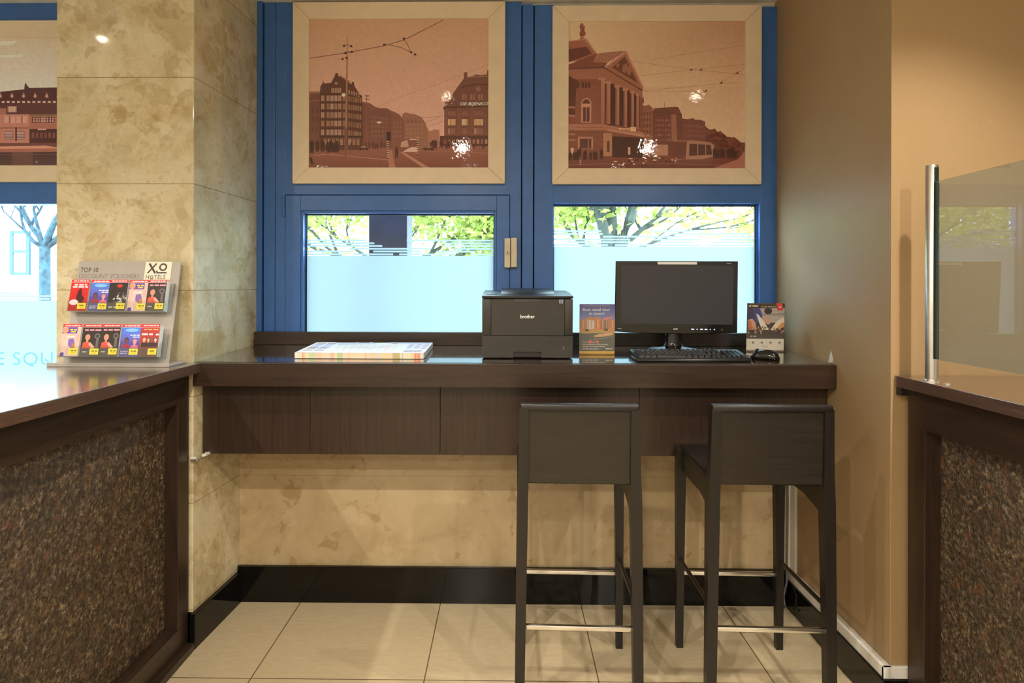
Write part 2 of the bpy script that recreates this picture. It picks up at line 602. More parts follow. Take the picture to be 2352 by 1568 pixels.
class Paint:
    """flat artwork drawn in its own units (u right, v down) inside u0..u1, v0..v1; the card faces -Y"""

    def __init__(self, u0, v0, u1, v1, w, h, k=None):
        self.r = (u0, v0, u1, v1)
        self.w, self.h = w, h
        self.sh = []
        self.k = k
        self.rnd = random.Random(int(u0 * 7 + v1 * 13 + u1))

    def poly(self, pts, c, layer=1, cols=None):
        self.sh.append((list(pts), c, layer, cols))
        return self

    def rect(self, a, b, c, d, col, layer=1, cols=None):
        return self.poly([(a, b), (c, b), (c, d), (a, d)], col, layer, cols)

    def grad(self, a, b, c, d, top, bot, layer=0):
        return self.rect(a, b, c, d, top, layer, [top, top, bot, bot])

    def line(self, pts, wd, col, layer=3):
        for (x0, y0), (x1, y1) in zip(pts, pts[1:]):
            dx, dy = x1 - x0, y1 - y0
            l = math.hypot(dx, dy) or 1
            nx, ny = -dy / l * wd / 2, dx / l * wd / 2
            self.poly([(x0 + nx, y0 + ny), (x1 + nx, y1 + ny), (x1 - nx, y1 - ny), (x0 - nx, y0 - ny)], col, layer)
        return self

    def ell(self, cx, cy, rx, ry, col, layer=3, n=20, a0=0, a1=2 * PI):
        full = abs(a1 - a0) > 6.28
        m = n if full else n + 1
        return self.poly([(cx + rx * math.cos(a0 + (a1 - a0) * i / n), cy + ry * math.sin(a0 + (a1 - a0) * i / n)) for i in range(m)], col, layer)

    def ring(self, cx, cy, r, wd, col, layer=4, n=28):
        for i in range(n):
            a, b = 2 * PI * i / n, 2 * PI * (i + 1) / n
            p = [(cx + q * math.cos(t), cy + q * math.sin(t)) for q, t in ((r, a), (r, b), (r - wd, b), (r - wd, a))]
            self.poly(p, col, layer)
        return self

    def text(self, s, x, y, size, col, layer=5, width=None, slant=0.0, rise=0.0, offset=0.0, center=False):
        ps = text_polys(s, 1.0, offset)
        xs = [p[0] for q in ps for p in q]
        if not xs:
            return self
        x0, x1 = min(xs), max(xs)
        kx = size if width is None else width / (x1 - x0)
        ox = x - ((x1 - x0) * kx / 2 if center else 0)
        for q in ps:
            self.poly([(ox + (u - x0) * kx + v * size * slant, y - v * size + (u - x0) * kx * rise) for u, v in q], col, layer)
        return self

    def bars(self, x0, x1, y, h, col, layer=4, n=6):
        """an unreadable line of small print as word-long dashes"""
        x = x0
        while x < x1 - h:
            wl = min(self.rnd.uniform(1.5, 4.5) * h, x1 - x)
            self.rect(x, y, x + wl, y + h, col, layer)
            x += wl + h * 0.7
        return self

    def _clip(self, pts, cols):
        u0, v0, u1, v1 = self.r
        P = [(p, c) for p, c in zip(pts, cols)]
        for ax, lim, sg in ((0, u0, 1), (0, u1, -1), (1, v0, 1), (1, v1, -1)):
            out = []
            for i in range(len(P)):
                (a, ca), (b, cb) = P[i - 1], P[i]
                ia, ib = (a[ax] - lim) * sg >= 0, (b[ax] - lim) * sg >= 0
                if ia != ib:
                    t = (lim - a[ax]) / (b[ax] - a[ax])
                    q = tuple(a[j] + (b[j] - a[j]) * t for j in (0, 1))
                    out.append((q, tuple(ca[j] + (cb[j] - ca[j]) * t for j in range(3))))
                if ib:
                    out.append((b, cb))
            P = out
            if not P:
                return []
        return P

    def build(self, name, mat, parent, loc=(0, 0, 0), rot=(0, 0, 0), thick=0.002, step=0.00016, body=(0.7, 0.7, 0.68)):
        bm = bmesh.new()
        cl = bm.loops.layers.float_color.new('ink')
        u0, v0, u1, v1 = self.r
        sx, sz = self.w / (u1 - u0), self.h / (v1 - v0)
        if thick:
            r = bmesh.ops.create_cube(bm, size=1.0, matrix=Matrix.Translation((0, thick / 2, 0)) @ Matrix.Diagonal((self.w, thick, self.h, 1)))
            for f in bm.faces:
                for lp in f.loops:
                    lp[cl] = tuple(body) + (1,)
        seen = {}
        for pts, c, layer, cols in self.sh:
            cc = cols or [c] * len(pts)
            cc = [A(*x, self.k)[:3] for x in cc]
            P = self._clip(pts, cc)
            if len(P) < 3:
                continue
            seen[layer] = seen.get(layer, 0) + 1
            y = -0.0002 - layer * step - (seen[layer] % 60) * step * 0.014
            vs = [bm.verts.new(((u - (u0 + u1) / 2) * sx, y, ((v0 + v1) / 2 - v) * sz)) for (u, v), _ in P]
            tri = [tuple(range(len(vs)))] if len(vs) <= 3 else tessellate_polygon([[Vector((q[0], q[1], 0)) for q, _ in P]])
            for tr_ in tri:
                try:
                    f = bm.faces.new([vs[q] for q in tr_])
                except ValueError:
                    continue
                f.normal_update()
                if f.normal.y > 0:
                    f.normal_flip()
                for lp in f.loops:
                    lp[cl] = tuple(P[vs.index(lp.vert)][1]) + (1,)
        me = bpy.data.meshes.new(name)
        bm.to_mesh(me)
        bm.free()
        me.materials.append(mat)
        o = bpy.data.objects.new(name, me)
        COL.objects.link(o)
        o.parent = parent
        o.location = loc
        o.rotation_euler = rot
        return o


# ------------------------------------------------------------------ key planes of the room
Y_WIN = 2.93          # face of the blue window frames
Y_BACK = 2.765        # marble below the desk
Y_PIL = 2.40          # front of the marble pillar

Y_R = 2.06            # papered wall that faces the room, right
Z_C = 2.742
X_PF, X_PB = at(444.5, 600, Y_PIL).x, at(594, 400, Y_WIN).x
X_PL = at(129.5, 400, Y_PIL).x
X_R = (at(2046.5, 700, Y_R).x + at(1784, 400, Y_WIN).x) / 2   # papered side wall of the alcove
DESK_Z, DESK_Y, SLOPE = 1.1025, 2.40, 0.052
DESK_A = math.atan(SLOPE)


def desk(px, py):
    d = ray(px, py)
    t = (DESK_Z - EYE.z - SLOPE * DESK_Y) / (d.z - SLOPE * d.y)
    return EYE + d * t


def desk_z(y):
    return DESK_Z + SLOPE * (y - DESK_Y)


# ------------------------------------------------------------------ lamps
def downlight(x, y, label, cone):
    t = thing('ceiling_downlight', label, 'ceiling light', (x, y, Z_C), group='ceiling downlights')
    MB().lathe([(0.052, 0.0), (0.058, -0.004), (0.048, -0.008), (0.040, -0.006), (0.040, 0.0)], n=28).build('trim_ring', M['steel'], t, smooth=True)
    MB().lathe([(0.0005, -0.018), (0.009, -0.0165), (0.016, -0.012), (0.021, -0.004), (0.022, -0.001), (0.0005, -0.001)], n=24).build('bulb', M['bulb'], t)
    ld = bpy.data.lights.new('lamp_light', 'SPOT')
    ld.energy = LAMP_W * (0.75 if cone < 150 else 1.0)
    ld.color = LAMP_COL
    ld.spot_size = math.radians(cone)
    ld.spot_blend = 0.7
    ld.shadow_soft_size = 0.022
    lo = bpy.data.objects.new('lamp_light', ld)
    COL.objects.link(lo)
    lo.parent = t
    lo.location = (0, 0, -0.03)


for yi, (yy, row) in enumerate(((1.45, 'in the row nearest the windows'), (-0.05, 'in second row from windows'), (-1.55, 'in third row from windows'), (-3.1, 'in row farthest from windows'))):
    for xx, col_ in ((-2.2, 'over the left counter side'), (-0.43, 'over the middle of the room'), (1.32, 'over the right counter side')):
        downlight(xx, yy, 'round ceiling downlight %s, %s' % (row, col_), 104 if yi == 0 else 172)

# ------------------------------------------------------------------ room shell
struct('floor', MB().box(-3.6, -4.6, -0.05, 3.6, 3.02, 0.0), M['floor'])
struct('ceiling', MB().box(-3.6, -4.6, Z_C, 3.6, 3.02, Z_C + 0.05), M['ceiling'])
mb = MB()
mb.prism([(X_PL, Y_PIL), (X_PF, Y_PIL), (X_PB, Y_WIN + 0.06), (X_PL, Y_WIN + 0.06)], 'Z', 0, Z_C, bev=0.003)
struct('pillar', mb, M['marble'])
struct('wall_back', MB().box(X_PB - 0.04, Y_BACK, 0, X_R + 0.02, 3.0, 1.055), M['marble_soft'])
mb = MB()
mb.box(X_R, Y_R, 0, 3.6, 3.0, Z_C, 0.002)
struct('wall_right', mb, M['wallpaper'])
struct('wall_left', MB().box(-3.6, 2.9, 0, X_PL, 3.0, 0.72), M['wallpaper'])
struct('wall_side_left', MB().box(-3.7, -4.6, 0, -3.6, 3.02, Z_C), M['plain_wall'])
struct('wall_side_right', MB().box(3.6, -4.6, 0, 3.7, 3.02, Z_C), M['plain_wall'])
struct('wall_behind', MB().box(-3.7, -4.7, 0, 3.7, -4.6, Z_C), M['plain_wall'])
# torn patch of wallpaper beside the desk end
mb = MB()
zt = 1.4 - (800 - 658) * 2.44 / F_PX
tear = [(2.455, -0.052), (2.425, -0.048), (2.422, -0.034), (2.437, -0.006)]
mb.hexa([(X_R - 0.002, a, zt + b_) for a, b_ in tear], [(X_R + 0.001, a, zt + b_) for a, b_ in tear])
o = struct('trim_3', mb, M['white_paint'])

# black granite skirting
struct('baseboard_back', MB().box(X_PB - 0.03, Y_BACK - 0.02, 0, X_R - 0.03, Y_BACK, 0.158, 0.002), M['granite'])
mb = MB()
mb.prism([(X_PF - 0.02, Y_PIL - 0.018), (X_PF + 0.018, Y_PIL - 0.018), (X_PB + 0.014 - 0.012, Y_BACK - 0.015), (X_PB - 0.02, Y_BACK - 0.015)], 'Z', 0, 0.136, bev=0.002)
mb.box(X_PL, Y_PIL - 0.018, 0, X_PF, Y_PIL, 0.136, 0.002)
struct('baseboard_left', mb, M['granite'])
mb = MB()
mb.box(X_R - 0.034, Y_R - 0.02, 0, X_R, Y_BACK - 0.02, 0.122, 0.002)
mb.box(X_R, Y_R - 0.02, 0, 1.45, Y_R, 0.122, 0.002)
struct('baseboard_right', mb, M['granite'])
mb = MB()
mb.box(X_R - 0.028, Y_R - 0.012, 0.122, X_R, Y_BACK, 0.160, 0.002)
mb.box(X_R - 0.028, Y_R - 0.012, 0.122, 1.45, Y_R, 0.160, 0.002)
struct('trim_1', mb, M['white_paint'])
mb = MB()
mb.box(X_R - 0.012, 2.715, 0.160, X_R, Y_BACK, 0.74, 0.001)
mb.box(X_R - 0.030, Y_BACK - 0.012, 0.160, X_R - 0.012, Y_BACK, 0.74, 0.001)
struct('trim_2', mb, M['white_paint'])


# ------------------------------------------------------------------ windows
def X(px, py=400, y=Y_WIN):
    return at(px, py, y).x


def Z(py, px=1200, y=Y_WIN):
    return at(px, py, y).z


def pbox(mb, px0, py0, px1, py1, y0, y1, bev=0.002, mi=0, ref=Y_WIN):
    """box whose front outline fills a rectangle of the photograph on plane ref, from depth y0 to y1"""
    pm, pn = (px0 + px1) / 2, (py0 + py1) / 2
    mb.box(X(px0, pn, ref), y0, Z(py1, pm, ref), X(px1, pn, ref), y1, Z(py0, pm, ref), bev, mi)


def film(parent, px0, px1, py_top, z_bot, y, seed, solid=None):
    """frosted film: the solid field and broken stripes above it"""
    mb = MB()
    xa, xb = px0, px1
    zt = Z(py_top, 1200, y)
    mb.quad((xa, y, z_bot), (xb, y, z_bot), (xb, y, zt), (xa, y, zt))
    rnd = random.Random(seed)
    pitch = 0.0132
    z = zt + 0.0035
    for k in range(6):
        zz0, zz1 = z, z + 0.0085
        x = xa
        on = rnd.random() < 0.8
        while x < xb:
            ln = rnd.uniform(0.10, 0.30) * (1.5 if on else 0.25 + 0.28 * k)
            x2 = min(x + ln, xb)
            if on and x2 - x > 0.01:
                mb.quad((x, y, zz0), (x2, y, zz0), (x2, y, zz1), (x, y, zz1))
            x = x2
            on = not on
        z += pitch
    return mb.build('frosted_film', M['frost'], parent, fix=False)


YB = Y_WIN + 0.07
Z_LOW = 1.06
py_low = 760 + 60
w2 = struct_root('window_2')
mb = MB()
zb = Z_LOW


def vbar(mb, px0, px1, py0, y0, y1, z0=zb, bev=0.002, mi=0):
    mb.box(X(px0), y0, z0, X(px1), y1, Z(py0, (px0 + px1) / 2), bev, mi)


vbar(mb, 592, 603.5, 4, Y_WIN - 0.012, YB)
vbar(mb, 606, 631.5, 5, Y_WIN, YB)
vbar(mb, 632.5, 656, 5, Y_WIN, YB)
vbar(mb, 1171, 1197, 8, Y_WIN, YB)
vbar(mb, 1199.5, 1224.5, 10, Y_WIN - 0.004, YB)
pbox(mb, 632.5, 5, 1197, 447, Y_WIN + 0.0006, YB, 0.002)
mb.box(X(633), Y_WIN + 0.052, zb, X(684), YB, Z(440, 900), 0)
mb.box(X(1150), Y_WIN + 0.052, zb, X(1197), YB, Z(440, 900), 0)
mb.box(X(633), Y_WIN + 0.052, Z(478, 900), X(1197), YB, Z(430, 900), 0)
mb.build('frame', M['blue'], w2)
mb = MB()
vbar(mb, 602, 607, 6, Y_WIN + 0.016, YB - 0.02, bev=0)
vbar(mb, 1196, 1200.5, 9, Y_WIN + 0.016, YB - 0.02, bev=0)
vbar(mb, 1224, 1228, 10, Y_WIN + 0.016, YB - 0.02, bev=0)
mb.build('groove_shade', M['rubber'], w2)  # dark strips painting the shade inside the frame grooves
# opening casement
sash = MB()
ys = Y_WIN - 0.009
gx0, gx1, gt = X(697, 600), X(1135, 600), Z(490, 915)
sx0, sx1, st = X(657, 600), X(1170, 600), Z(449, 915)
sash.box(sx0, ys, zb, gx0 - 0.012, Y_WIN + 0.051, st, 0.002)
sash.box(gx1 + 0.012, ys, zb, sx1, Y_WIN + 0.051, st, 0.002)
sash.box(gx0 - 0.012, ys, gt + 0.012, gx1 + 0.012, Y_WIN + 0.051, st, 0.002)
cs = sash.build('casement', M['blue'], w2)
bead = MB()
bead.box(gx0 - 0.0125, ys + 0.006, zb, gx0, YB - 0.01, gt + 0.0125, 0.003)
bead.box(gx1, ys + 0.006, zb, gx1 + 0.0125, YB - 0.01, gt + 0.0125, 0.003)
bead.box(gx0, ys + 0.006, gt, gx1, YB - 0.01, gt + 0.0125, 0.003)
bead.build('glazing_bead', M['blue'], cs)
gk = MB()
gk.box(gx0, YB - 0.040, zb, gx0 + 0.005, YB - 0.022, gt)
gk.box(gx1 - 0.004, YB - 0.040, zb, gx1, YB - 0.022, gt)
gk.box(gx0 + 0.005, YB - 0.040, gt - 0.005, gx1 - 0.004, YB - 0.022, gt)
gk.build('rubber_gasket', M['rubber'], cs)
MB().box(gx0 - 0.005, YB - 0.03, zb, gx1 + 0.005, YB - 0.024, gt + 0.005).build('pane', M['glass'], cs)
film(cs, gx0 - 0.004, gx1 + 0.004, 588, zb, YB - 0.033, 4)
hg = MB()
hg.tube([(X(653.5, 470), ys - 0.004, Z(497, 653)), (X(653.5, 470), ys - 0.004, Z(450, 653))], 0.006, 12)
hg.build('hinge', M['blue'], cs, smooth=False)
lk = MB()
pbox(lk, 1159, 548, 1172, 615, ys - 0.028, ys + 0.002, 0.0025)
lk.lathe([(0.0, 0.0), (0.006, 0.0), (0.006, 0.002), (0.0, 0.002)], (0, 0, 0), 14)
lb = lk.build('window_lock', M['cream_plastic'], cs)
kb = MB()
kc = at(1166, 580, ys - 0.03)
kb.tube([(kc.x, ys - 0.0345, kc.z), (kc.x, ys - 0.027, kc.z)], 0.0085, 18)
kb.build('lock_button', M['cream_plastic'], cs, auto=True)
kh = MB()
kh.tube([(kc.x, ys - 0.0355, kc.z), (kc.x, ys - 0.034, kc.z)], 0.003, 12)
kh.build('keyhole', M['printer_dark'], cs)
lk = MB()
pbox(lk, 1173.5, 547, 1187, 614, Y_WIN - 0.034, Y_WIN + 0.002, 0.0025)
lk.build('lock_keeper', M['cream_plastic'], w2)

# right hand fixed light
w3 = struct_root('window_3')
mb = MB()
ox0, ox1, ot = X(1271, 600), X(1745, 600), Z(467, 1508)
mb.box(X(1227.5), Y_WIN, zb, ox0, YB, Z(11, 1240), 0.002)
mb.box(ox1, Y_WIN, zb, X(1784), YB, Z(15, 1766), 0.002)
mb.box(ox0 - 0.002, Y_WIN + 0.0006, ot, ox1 + 0.002, YB, Z(13, 1508), 0.002)
mb.build('frame', M['blue'], w3)
bead = MB()
for a, b in ((ox0, ox0 + 0.006), (ox1 - 0.006, ox1)):
    bead.box(a, Y_WIN + 0.03, zb, b, YB - 0.012, ot, 0.002)
bead.box(ox0, Y_WIN + 0.03, ot - 0.006, ox1, YB - 0.012, ot, 0.002)
bead.build('glazing_bead', M['blue'], w3)
gk = MB()
gk.box(ox1 - 0.010, YB - 0.040, zb, ox1 - 0.006, YB - 0.022, ot - 0.006)
gk.box(ox0 + 0.006, YB - 0.040, ot - 0.010, ox1 - 0.006, YB - 0.022, ot - 0.006)
gk.build('rubber_gasket', M['rubber'], w3)
MB().box(ox0, YB - 0.03, zb, ox1, YB - 0.024, ot).build('pane', M['glass'], w3)
film(w3, ox0, ox1, 566, zb, YB - 0.033, 9)

# window beyond the pillar on the left
w1 = struct_root('window_1')
mb = MB()
zl = 0.72
lx0, lx1 = -3.6, X_PL
lt = Z(468, 60)
lo_x = -3.1
mb.box(lx0, Y_WIN, zl, lo_x, YB, Z_C, 0.002)
mb.box(-1.86, Y_WIN, zl, lx1, YB, Z_C, 0.002)
mb.box(lo_x, Y_WIN + 0.0006, lt, -1.86, YB, Z_C, 0.002)
mb.box(lo_x, Y_WIN + 0.0006, zl, -1.86, YB, zl + 0.06, 0.002)
mb.build('frame', M['blue'], w1)
MB().box(lo_x, YB - 0.03, zl + 0.06, -1.86, YB - 0.024, lt).build('pane', M['glass'], w1)
yf = YB - 0.033
mb = MB()
zt = Z(690, 60, yf)
mb.quad((lo_x, yf, zl + 0.06), (-1.86, yf, zl + 0.06), (-1.86, yf, zt), (lo_x, yf, zt))
for k, (a, b) in enumerate(((-3.1, -2.2), (-2.9, -1.9), (-3.05, -2.3))):
    z0 = zt + 0.004 + 0.0132 * k
    mb.quad((a, yf, z0), (b, yf, z0), (b, yf, z0 + 0.0085), (a, yf, z0 + 0.0085))
ff = mb.build('frosted_film', M['frost'], w1, fix=False)
yl = yf - 0.002
x_e = X(-12, 820, yl)
mb = MB()
zl0, zl1 = Z(838, 60, yl), Z(807, 60, yl)
for q in text_polys('E SQUA', 1.08, -0.006):
    mb.bm.faces.new([mb.bm.verts.new((x_e + u * 0.098, yl, zl0 + v * (zl1 - zl0) / 0.72)) for u, v in q])
qx = x_e + 0.098 * 2.58
mb.quad((qx - 0.012, yl - 0.0003, zl0 + 0.028), (qx - 0.006, yl - 0.0003, zl0 + 0.032), (qx + 0.028, yl - 0.0003, zl0 - 0.002), (qx + 0.021, yl - 0.0003, zl0 - 0.004))
mb.build('film_lettering', M['film_ink'], w1, fix=False)


# plastered head between the frames and the ceiling
struct('trim_4', MB().box(X_PB - 0.04, Y_WIN + 0.025, 2.690, X_R + 0.02, YB + 0.02, Z_C), M['ceiling'])


# ------------------------------------------------------------------ framed sepia photographs
def framed(name, label, ox0, oz0, ox1, oz1, ix0, iz0, ix1, iz1, art):
    """outer and inner rectangle in metres on the window plane; art(Paint) draws the print"""
    yb, yf_ = Y_WIN, Y_WIN - 0.022
    cx, cz = (ox0 + ox1) / 2, (oz0 + oz1) / 2
    t = thing(name, label, 'picture', (cx, yb, cz), group='framed sepia city photographs')
    O = [(ox0 - cx, oz0 - cz), (ox1 - cx, oz0 - cz), (ox1 - cx, oz1 - cz), (ox0 - cx, oz1 - cz)]
    I = [(ix0 - cx, iz0 - cz), (ix1 - cx, iz0 - cz), (ix1 - cx, iz1 - cz), (ix0 - cx, iz1 - cz)]
    g = 0.0006
    for k in range(4):
        a, b, c, d = O[k], O[(k + 1) % 4], I[(k + 1) % 4], I[k]
        ex = Vector((b[0] - a[0], b[1] - a[1])).normalized() * g
        q = [(a[0] + ex.x, a[1] + ex.y), (b[0] - ex.x, b[1] - ex.y), (c[0] - ex.x, c[1] - ex.y), (d[0] + ex.x, d[1] + ex.y)]
        m = MB()
        m.prism(q, 'Y', yf_ - yb, 0.0, bev=0.0008)
        m.build('frame_rail', M['cream_frame'], t)
    art.build('photo_print', M['ink_gloss'], t, ((ix0 + ix1) / 2 - cx, yf_ - yb + 0.008, (iz0 + iz1) / 2 - cz), thick=0.012, step=0.00012, body=(0.3, 0.2, 0.1))
    return t


def rct(px0, py0, px1, py1, y):
    pm, pn = (px0 + px1) / 2, (py0 + py1) / 2
    return X(px0, pn, y), Z(py1, pm, y), X(px1, pn, y), Z(py0, pm, y)


def win_grid(P, x0, y0, x1, y1, nx, ny, col, layer=3, gx=0.35, gy=0.4, sl=0.0, sr=0.0, jit=0.0):
    """rows of windows; sl, sr: v shift of the top and bottom edge at the right end (perspective)"""
    rn = random.Random(int(x0 + y0 * 3))
    for i in range(nx):
        for j in range(ny):
            a = x0 + (x1 - x0) * (i + gx / 2) / nx
            b = x0 + (x1 - x0) * (i + 1 - gx / 2) / nx
            def yy(x, f):
                t = (x - x0) / (x1 - x0)
                return (y0 + sl * t) + ((y1 + sr * t) - (y0 + sl * t)) * f
            f0, f1 = (j + gy / 2) / ny, (j + 1 - gy / 2) / ny
            jj = rn.uniform(-jit, jit)
            c = tuple(max(0, min(255, v + jj)) for v in col)
            P.poly([(a, yy(a, f0)), (b, yy(b, f0)), (b, yy(b, f1)), (a, yy(a, f1))], c, layer)
            m_ = (a + b) / 2
            P.line([(m_, yy(m_, f0)), (m_, yy(m_, f1))], (b - a) * 0.12, tuple(v * 0.6 for v in col), layer + 1)


def crowd(P, x0, x1, y, n, hgt, col, layer=5):
    for _ in range(n):
        x = P.rnd.uniform(x0, x1)
        h = hgt * P.rnd.uniform(0.7, 1.15)
        yb = y + P.rnd.uniform(-6, 10)
        P.poly([(x - h * .13, yb - h * .45), (x - h * .16, yb - h * .8), (x, yb - h * .86), (x + h * .16, yb - h * .8), (x + h * .13, yb - h * .45), (x + h * .1, yb), (x + h * .02, yb), (x, yb - h * .3), (x - h * .05, yb), (x - h * .12, yb)], col, layer)
        P.ell(x, yb - h * .92, h * .08, h * .09, col, layer, 8)


def car(P, x, y, w, col, layer=5):
    h = w * 0.36
    P.poly([(x, y), (x, y - h * .5), (x + w * .18, y - h * .58), (x + w * .28, y - h), (x + w * .72, y - h), (x + w * .85, y - h * .55), (x + w, y - h * .45), (x + w, y)], col, layer)
    P.poly([(x + w * .25, y - h * .58), (x + w * .32, y - h * .9), (x + w * .68, y - h * .9), (x + w * .76, y - h * .58)], (150, 100, 65), layer + 1)
    for q in (0.2, 0.8):
        P.ell(x + w * q, y, w * .08, w * .08, (50, 25, 16), layer + 1, 10)


# --- broad square with lamp mast
def art_square(w, h):
    P = Paint(462, 150, 1930, 1370, w, h)
    P.grad(462, 150, 1930, 1180, (176, 126, 78), (194, 136, 98), 0)
    P.grad(462, 1180, 1930, 1372, (132, 74, 48), (108, 54, 33), 1)
    D1, D2, D3 = (84, 44, 27), (104, 58, 36), (128, 76, 48)
    LT = (150, 102, 66)
    # street receding
    P.poly([(1410, 1010), (1450, 1070), (1490, 1055), (1530, 1062), (1535, 1200), (1400, 1200)], (150, 92, 60), 1)
    P.poly([(1225, 930), (1250, 915), (1340, 935), (1385, 955), (1420, 1010), (1440, 1090), (1440, 1210), (1220, 1210)], (132, 80, 50), 1)
    P.poly([(1120, 895), (1160, 910), (1205, 935), (1240, 980), (1245, 1210), (1110, 1210)], (116, 66, 41), 2)
    P.poly([(890, 825), (960, 840), (1005, 870), (1040, 880), (1090, 880), (1118, 888), (1135, 930), (1140, 1210), (890, 1210)], (108, 60, 38), 2)
    win_grid(P, 965, 930, 1110, 1130, 5, 5, (126, 78, 50), 3, 0.5, 0.5, 25, -10)
    win_grid(P, 1145, 980, 1225, 1130, 3, 4, (134, 84, 54), 3, 0.5, 0.5)
    win_grid(P, 1255, 1000, 1400, 1140, 5, 4, (148, 96, 62), 3, 0.5, 0.5)
    for x in range(1260, 1420, 32):
        P.poly([(x, 1000), (x + 12, 955 + (x - 1260) * .2), (x + 24, 1000)], (120, 70, 44), 3)
    P.rect(1020, 990, 1052, 1005, (235, 190, 140), 4)
    # corner building left
    P.poly([(462, 745), (550, 742), (553, 700), (568, 680), (575, 650), (583, 676), (640, 672), (668, 620), (676, 592), (698, 592), (700, 618), (722, 622), (790, 672), (808, 682), (812, 664), (828, 664), (832, 696), (868, 755), (895, 782), (902, 1000), (905, 1225), (462, 1225)], D1, 3)
    P.poly([(462, 745), (548, 745), (545, 1225), (462, 1225)], D2, 4)
    P.line([(462, 755), (548, 752)], 8, (150, 96, 62), 5)
    P.line([(462, 822), (548, 816)], 8, (130, 80, 52), 5)
    win_grid(P, 470, 850, 545, 1100, 2, 3, (96, 54, 34), 5, 0.5, 0.4)
    P.ell(682, 676, 12, 12, LT, 5)
    win_grid(P, 640, 712, 726, 755, 3, 1, LT, 5, 0.2, 0.1)
    for j, y in enumerate((775, 842, 912, 982, 1055)):
        win_grid(P, 556, y, 588, y + 48, 1, 1, LT, 5, 0.2, 0.05, jit=14)
        win_grid(P, 600, y, 728, y + 48, 4, 1, LT, 5, 0.25, 0.05, jit=18)
        win_grid(P, 736, y, 758, y + 48, 1, 1, (134, 88, 56), 5, 0.1, 0.05)
        win_grid(P, 780, y + 4, 892, y + 52, 6, 1, (132, 86, 52), 5, 0.3, 0.1, 18, 14, jit=12)
        P.line([(548, y - 9), (768, y - 9), (898, y + 6)], 4, (66, 34, 20), 6)
    win_grid(P, 780, 725, 880, 770, 5, 1, LT, 5, 0.4, 0.2, 30, 25)
    for k in range(9):
        P.rect(708 + k * 10, 608 + k * 6, 714 + k * 10, 640 + k * 6, (128, 82, 52), 2)
    P.line([(708, 610), (800, 664)], 3, (128, 82, 52), 2)
    win_grid(P, 575, 1125, 880, 1190, 9, 1, (150, 100, 64), 5, 0.3, 0.2, jit=25)
    P.line([(545, 1110), (905, 1112)], 10, (58, 30, 18), 6)
    # department store right
    P.poly([(1570, 1195), (1570, 905), (1560, 880), (1575, 868), (1576, 830), (1610, 828), (1640, 762), (1690, 690), (1728, 640), (1730, 605), (1728, 588), (1757, 585), (1756, 625), (1800, 618), (1830, 604), (1870, 612), (1918, 604), (1920, 572), (1932, 570), (1932, 1195)], D2, 3)
    P.line([(1700, 720), (1760, 695), (1850, 684), (1932, 688)], 7, (72, 36, 22), 5)
    P.ell(1847, 724, 20, 20, (132, 80, 50), 5)
    P.line([(1755, 628), (1930, 618)], 8, (134, 84, 54), 5)
    win_grid(P, 1700, 765, 1900, 815, 3, 1, (136, 82, 52), 5, 0.45, 0.1)
    P.line([(1562, 876), (1932, 866)], 10, (70, 36, 22), 5)
    for xa, xb in ((1598, 1664), (1712, 1765), (1812, 1888)):
        win_grid(P, xa, 905, xb, 945, 3, 1, (130, 78, 50), 5, 0.3, 0.1)
        win_grid(P, xa, 968, xb, 1024, 3, 1, (198, 140, 84), 5, 0.2, 0.1, jit=25)
        win_grid(P, xa, 1044, xb, 1098, 3, 1, (146, 90, 58), 5, 0.3, 0.1, jit=20)
    for xx in (1582, 1676, 1692, 1780, 1797, 1902):
        P.rect(xx, 885, xx + 12, 1105, (116, 64, 42), 4)
    P.text('DE BIJENKO', 1700, 858, 36, (226, 190, 146), 6, width=226, slant=0.25, offset=0.012)
    P.rect(1535, 1108, 1932, 1190, (80, 40, 26), 4)
    win_grid(P, 1560, 1130, 1930, 1180, 11, 1, (138, 84, 54), 5, 0.4, 0.3, jit=30)
    # square floor marks
    P.poly([(1100, 1225), (1140, 1225), (1170, 1368), (1120, 1368)], (150, 90, 60), 2)
    P.poly([(1205, 1240), (1235, 1240), (1450, 1368), (1395, 1368)], (158, 98, 66), 2)
    P.line([(500, 1268), (620, 1258), (900, 1285), (1110, 1305)], 6, (156, 98, 66), 2)
    P.line([(1240, 1225), (1930, 1250)], 5, (140, 82, 54), 2)
    # tram, cars, people
    P.poly([(1195, 1210), (1205, 1150), (1270, 1130), (1345, 1132), (1352, 1240), (1210, 1240)], (112, 62, 40), 4)
    P.poly([(1212, 1200), (1218, 1158), (1268, 1140), (1280, 1200)], (170, 118, 80), 5)
    P.line([(1283, 1138), (1345, 1138)], 6, (200, 150, 110), 5)
    P.poly([(1268, 1215), (1300, 1200), (1350, 1200), (1358, 1240), (1230, 1240)], (190, 140, 105), 5)
    car(P, 864, 1222, 88, (74, 36, 24))
    car(P, 1398, 1224, 90, (78, 38, 25))
    crowd(P, 470, 700, 1240, 18, 95, (58, 27, 17))
    crowd(P, 700, 1080, 1210, 18, 55, (80, 40, 25))
    crowd(P, 1440, 1900, 1210, 26, 60, (70, 34, 22))
    crowd(P, 1180, 1182, 1290, 1, 120, (66, 32, 20), 6)
    P.poly([(465, 1280), (485, 1290), (498, 1340), (480, 1340), (465, 1310)], (60, 28, 18), 6)
    P.rect(1098, 1075, 1130, 1150, (50, 26, 22), 5)
    for px_ in (1108, 1352):
        for k in range(8):
            P.rect(px_ - 6, 1150 + k * 18 - (30 if px_ > 1300 else 0), px_ + 6, 1159 + k * 18 - (30 if px_ > 1300 else 0), (190, 140, 100), 6)
            P.rect(px_ - 6, 1159 + k * 18 - (30 if px_ > 1300 else 0), px_ + 6, 1168 + k * 18 - (30 if px_ > 1300 else 0), (48, 24, 16), 6)
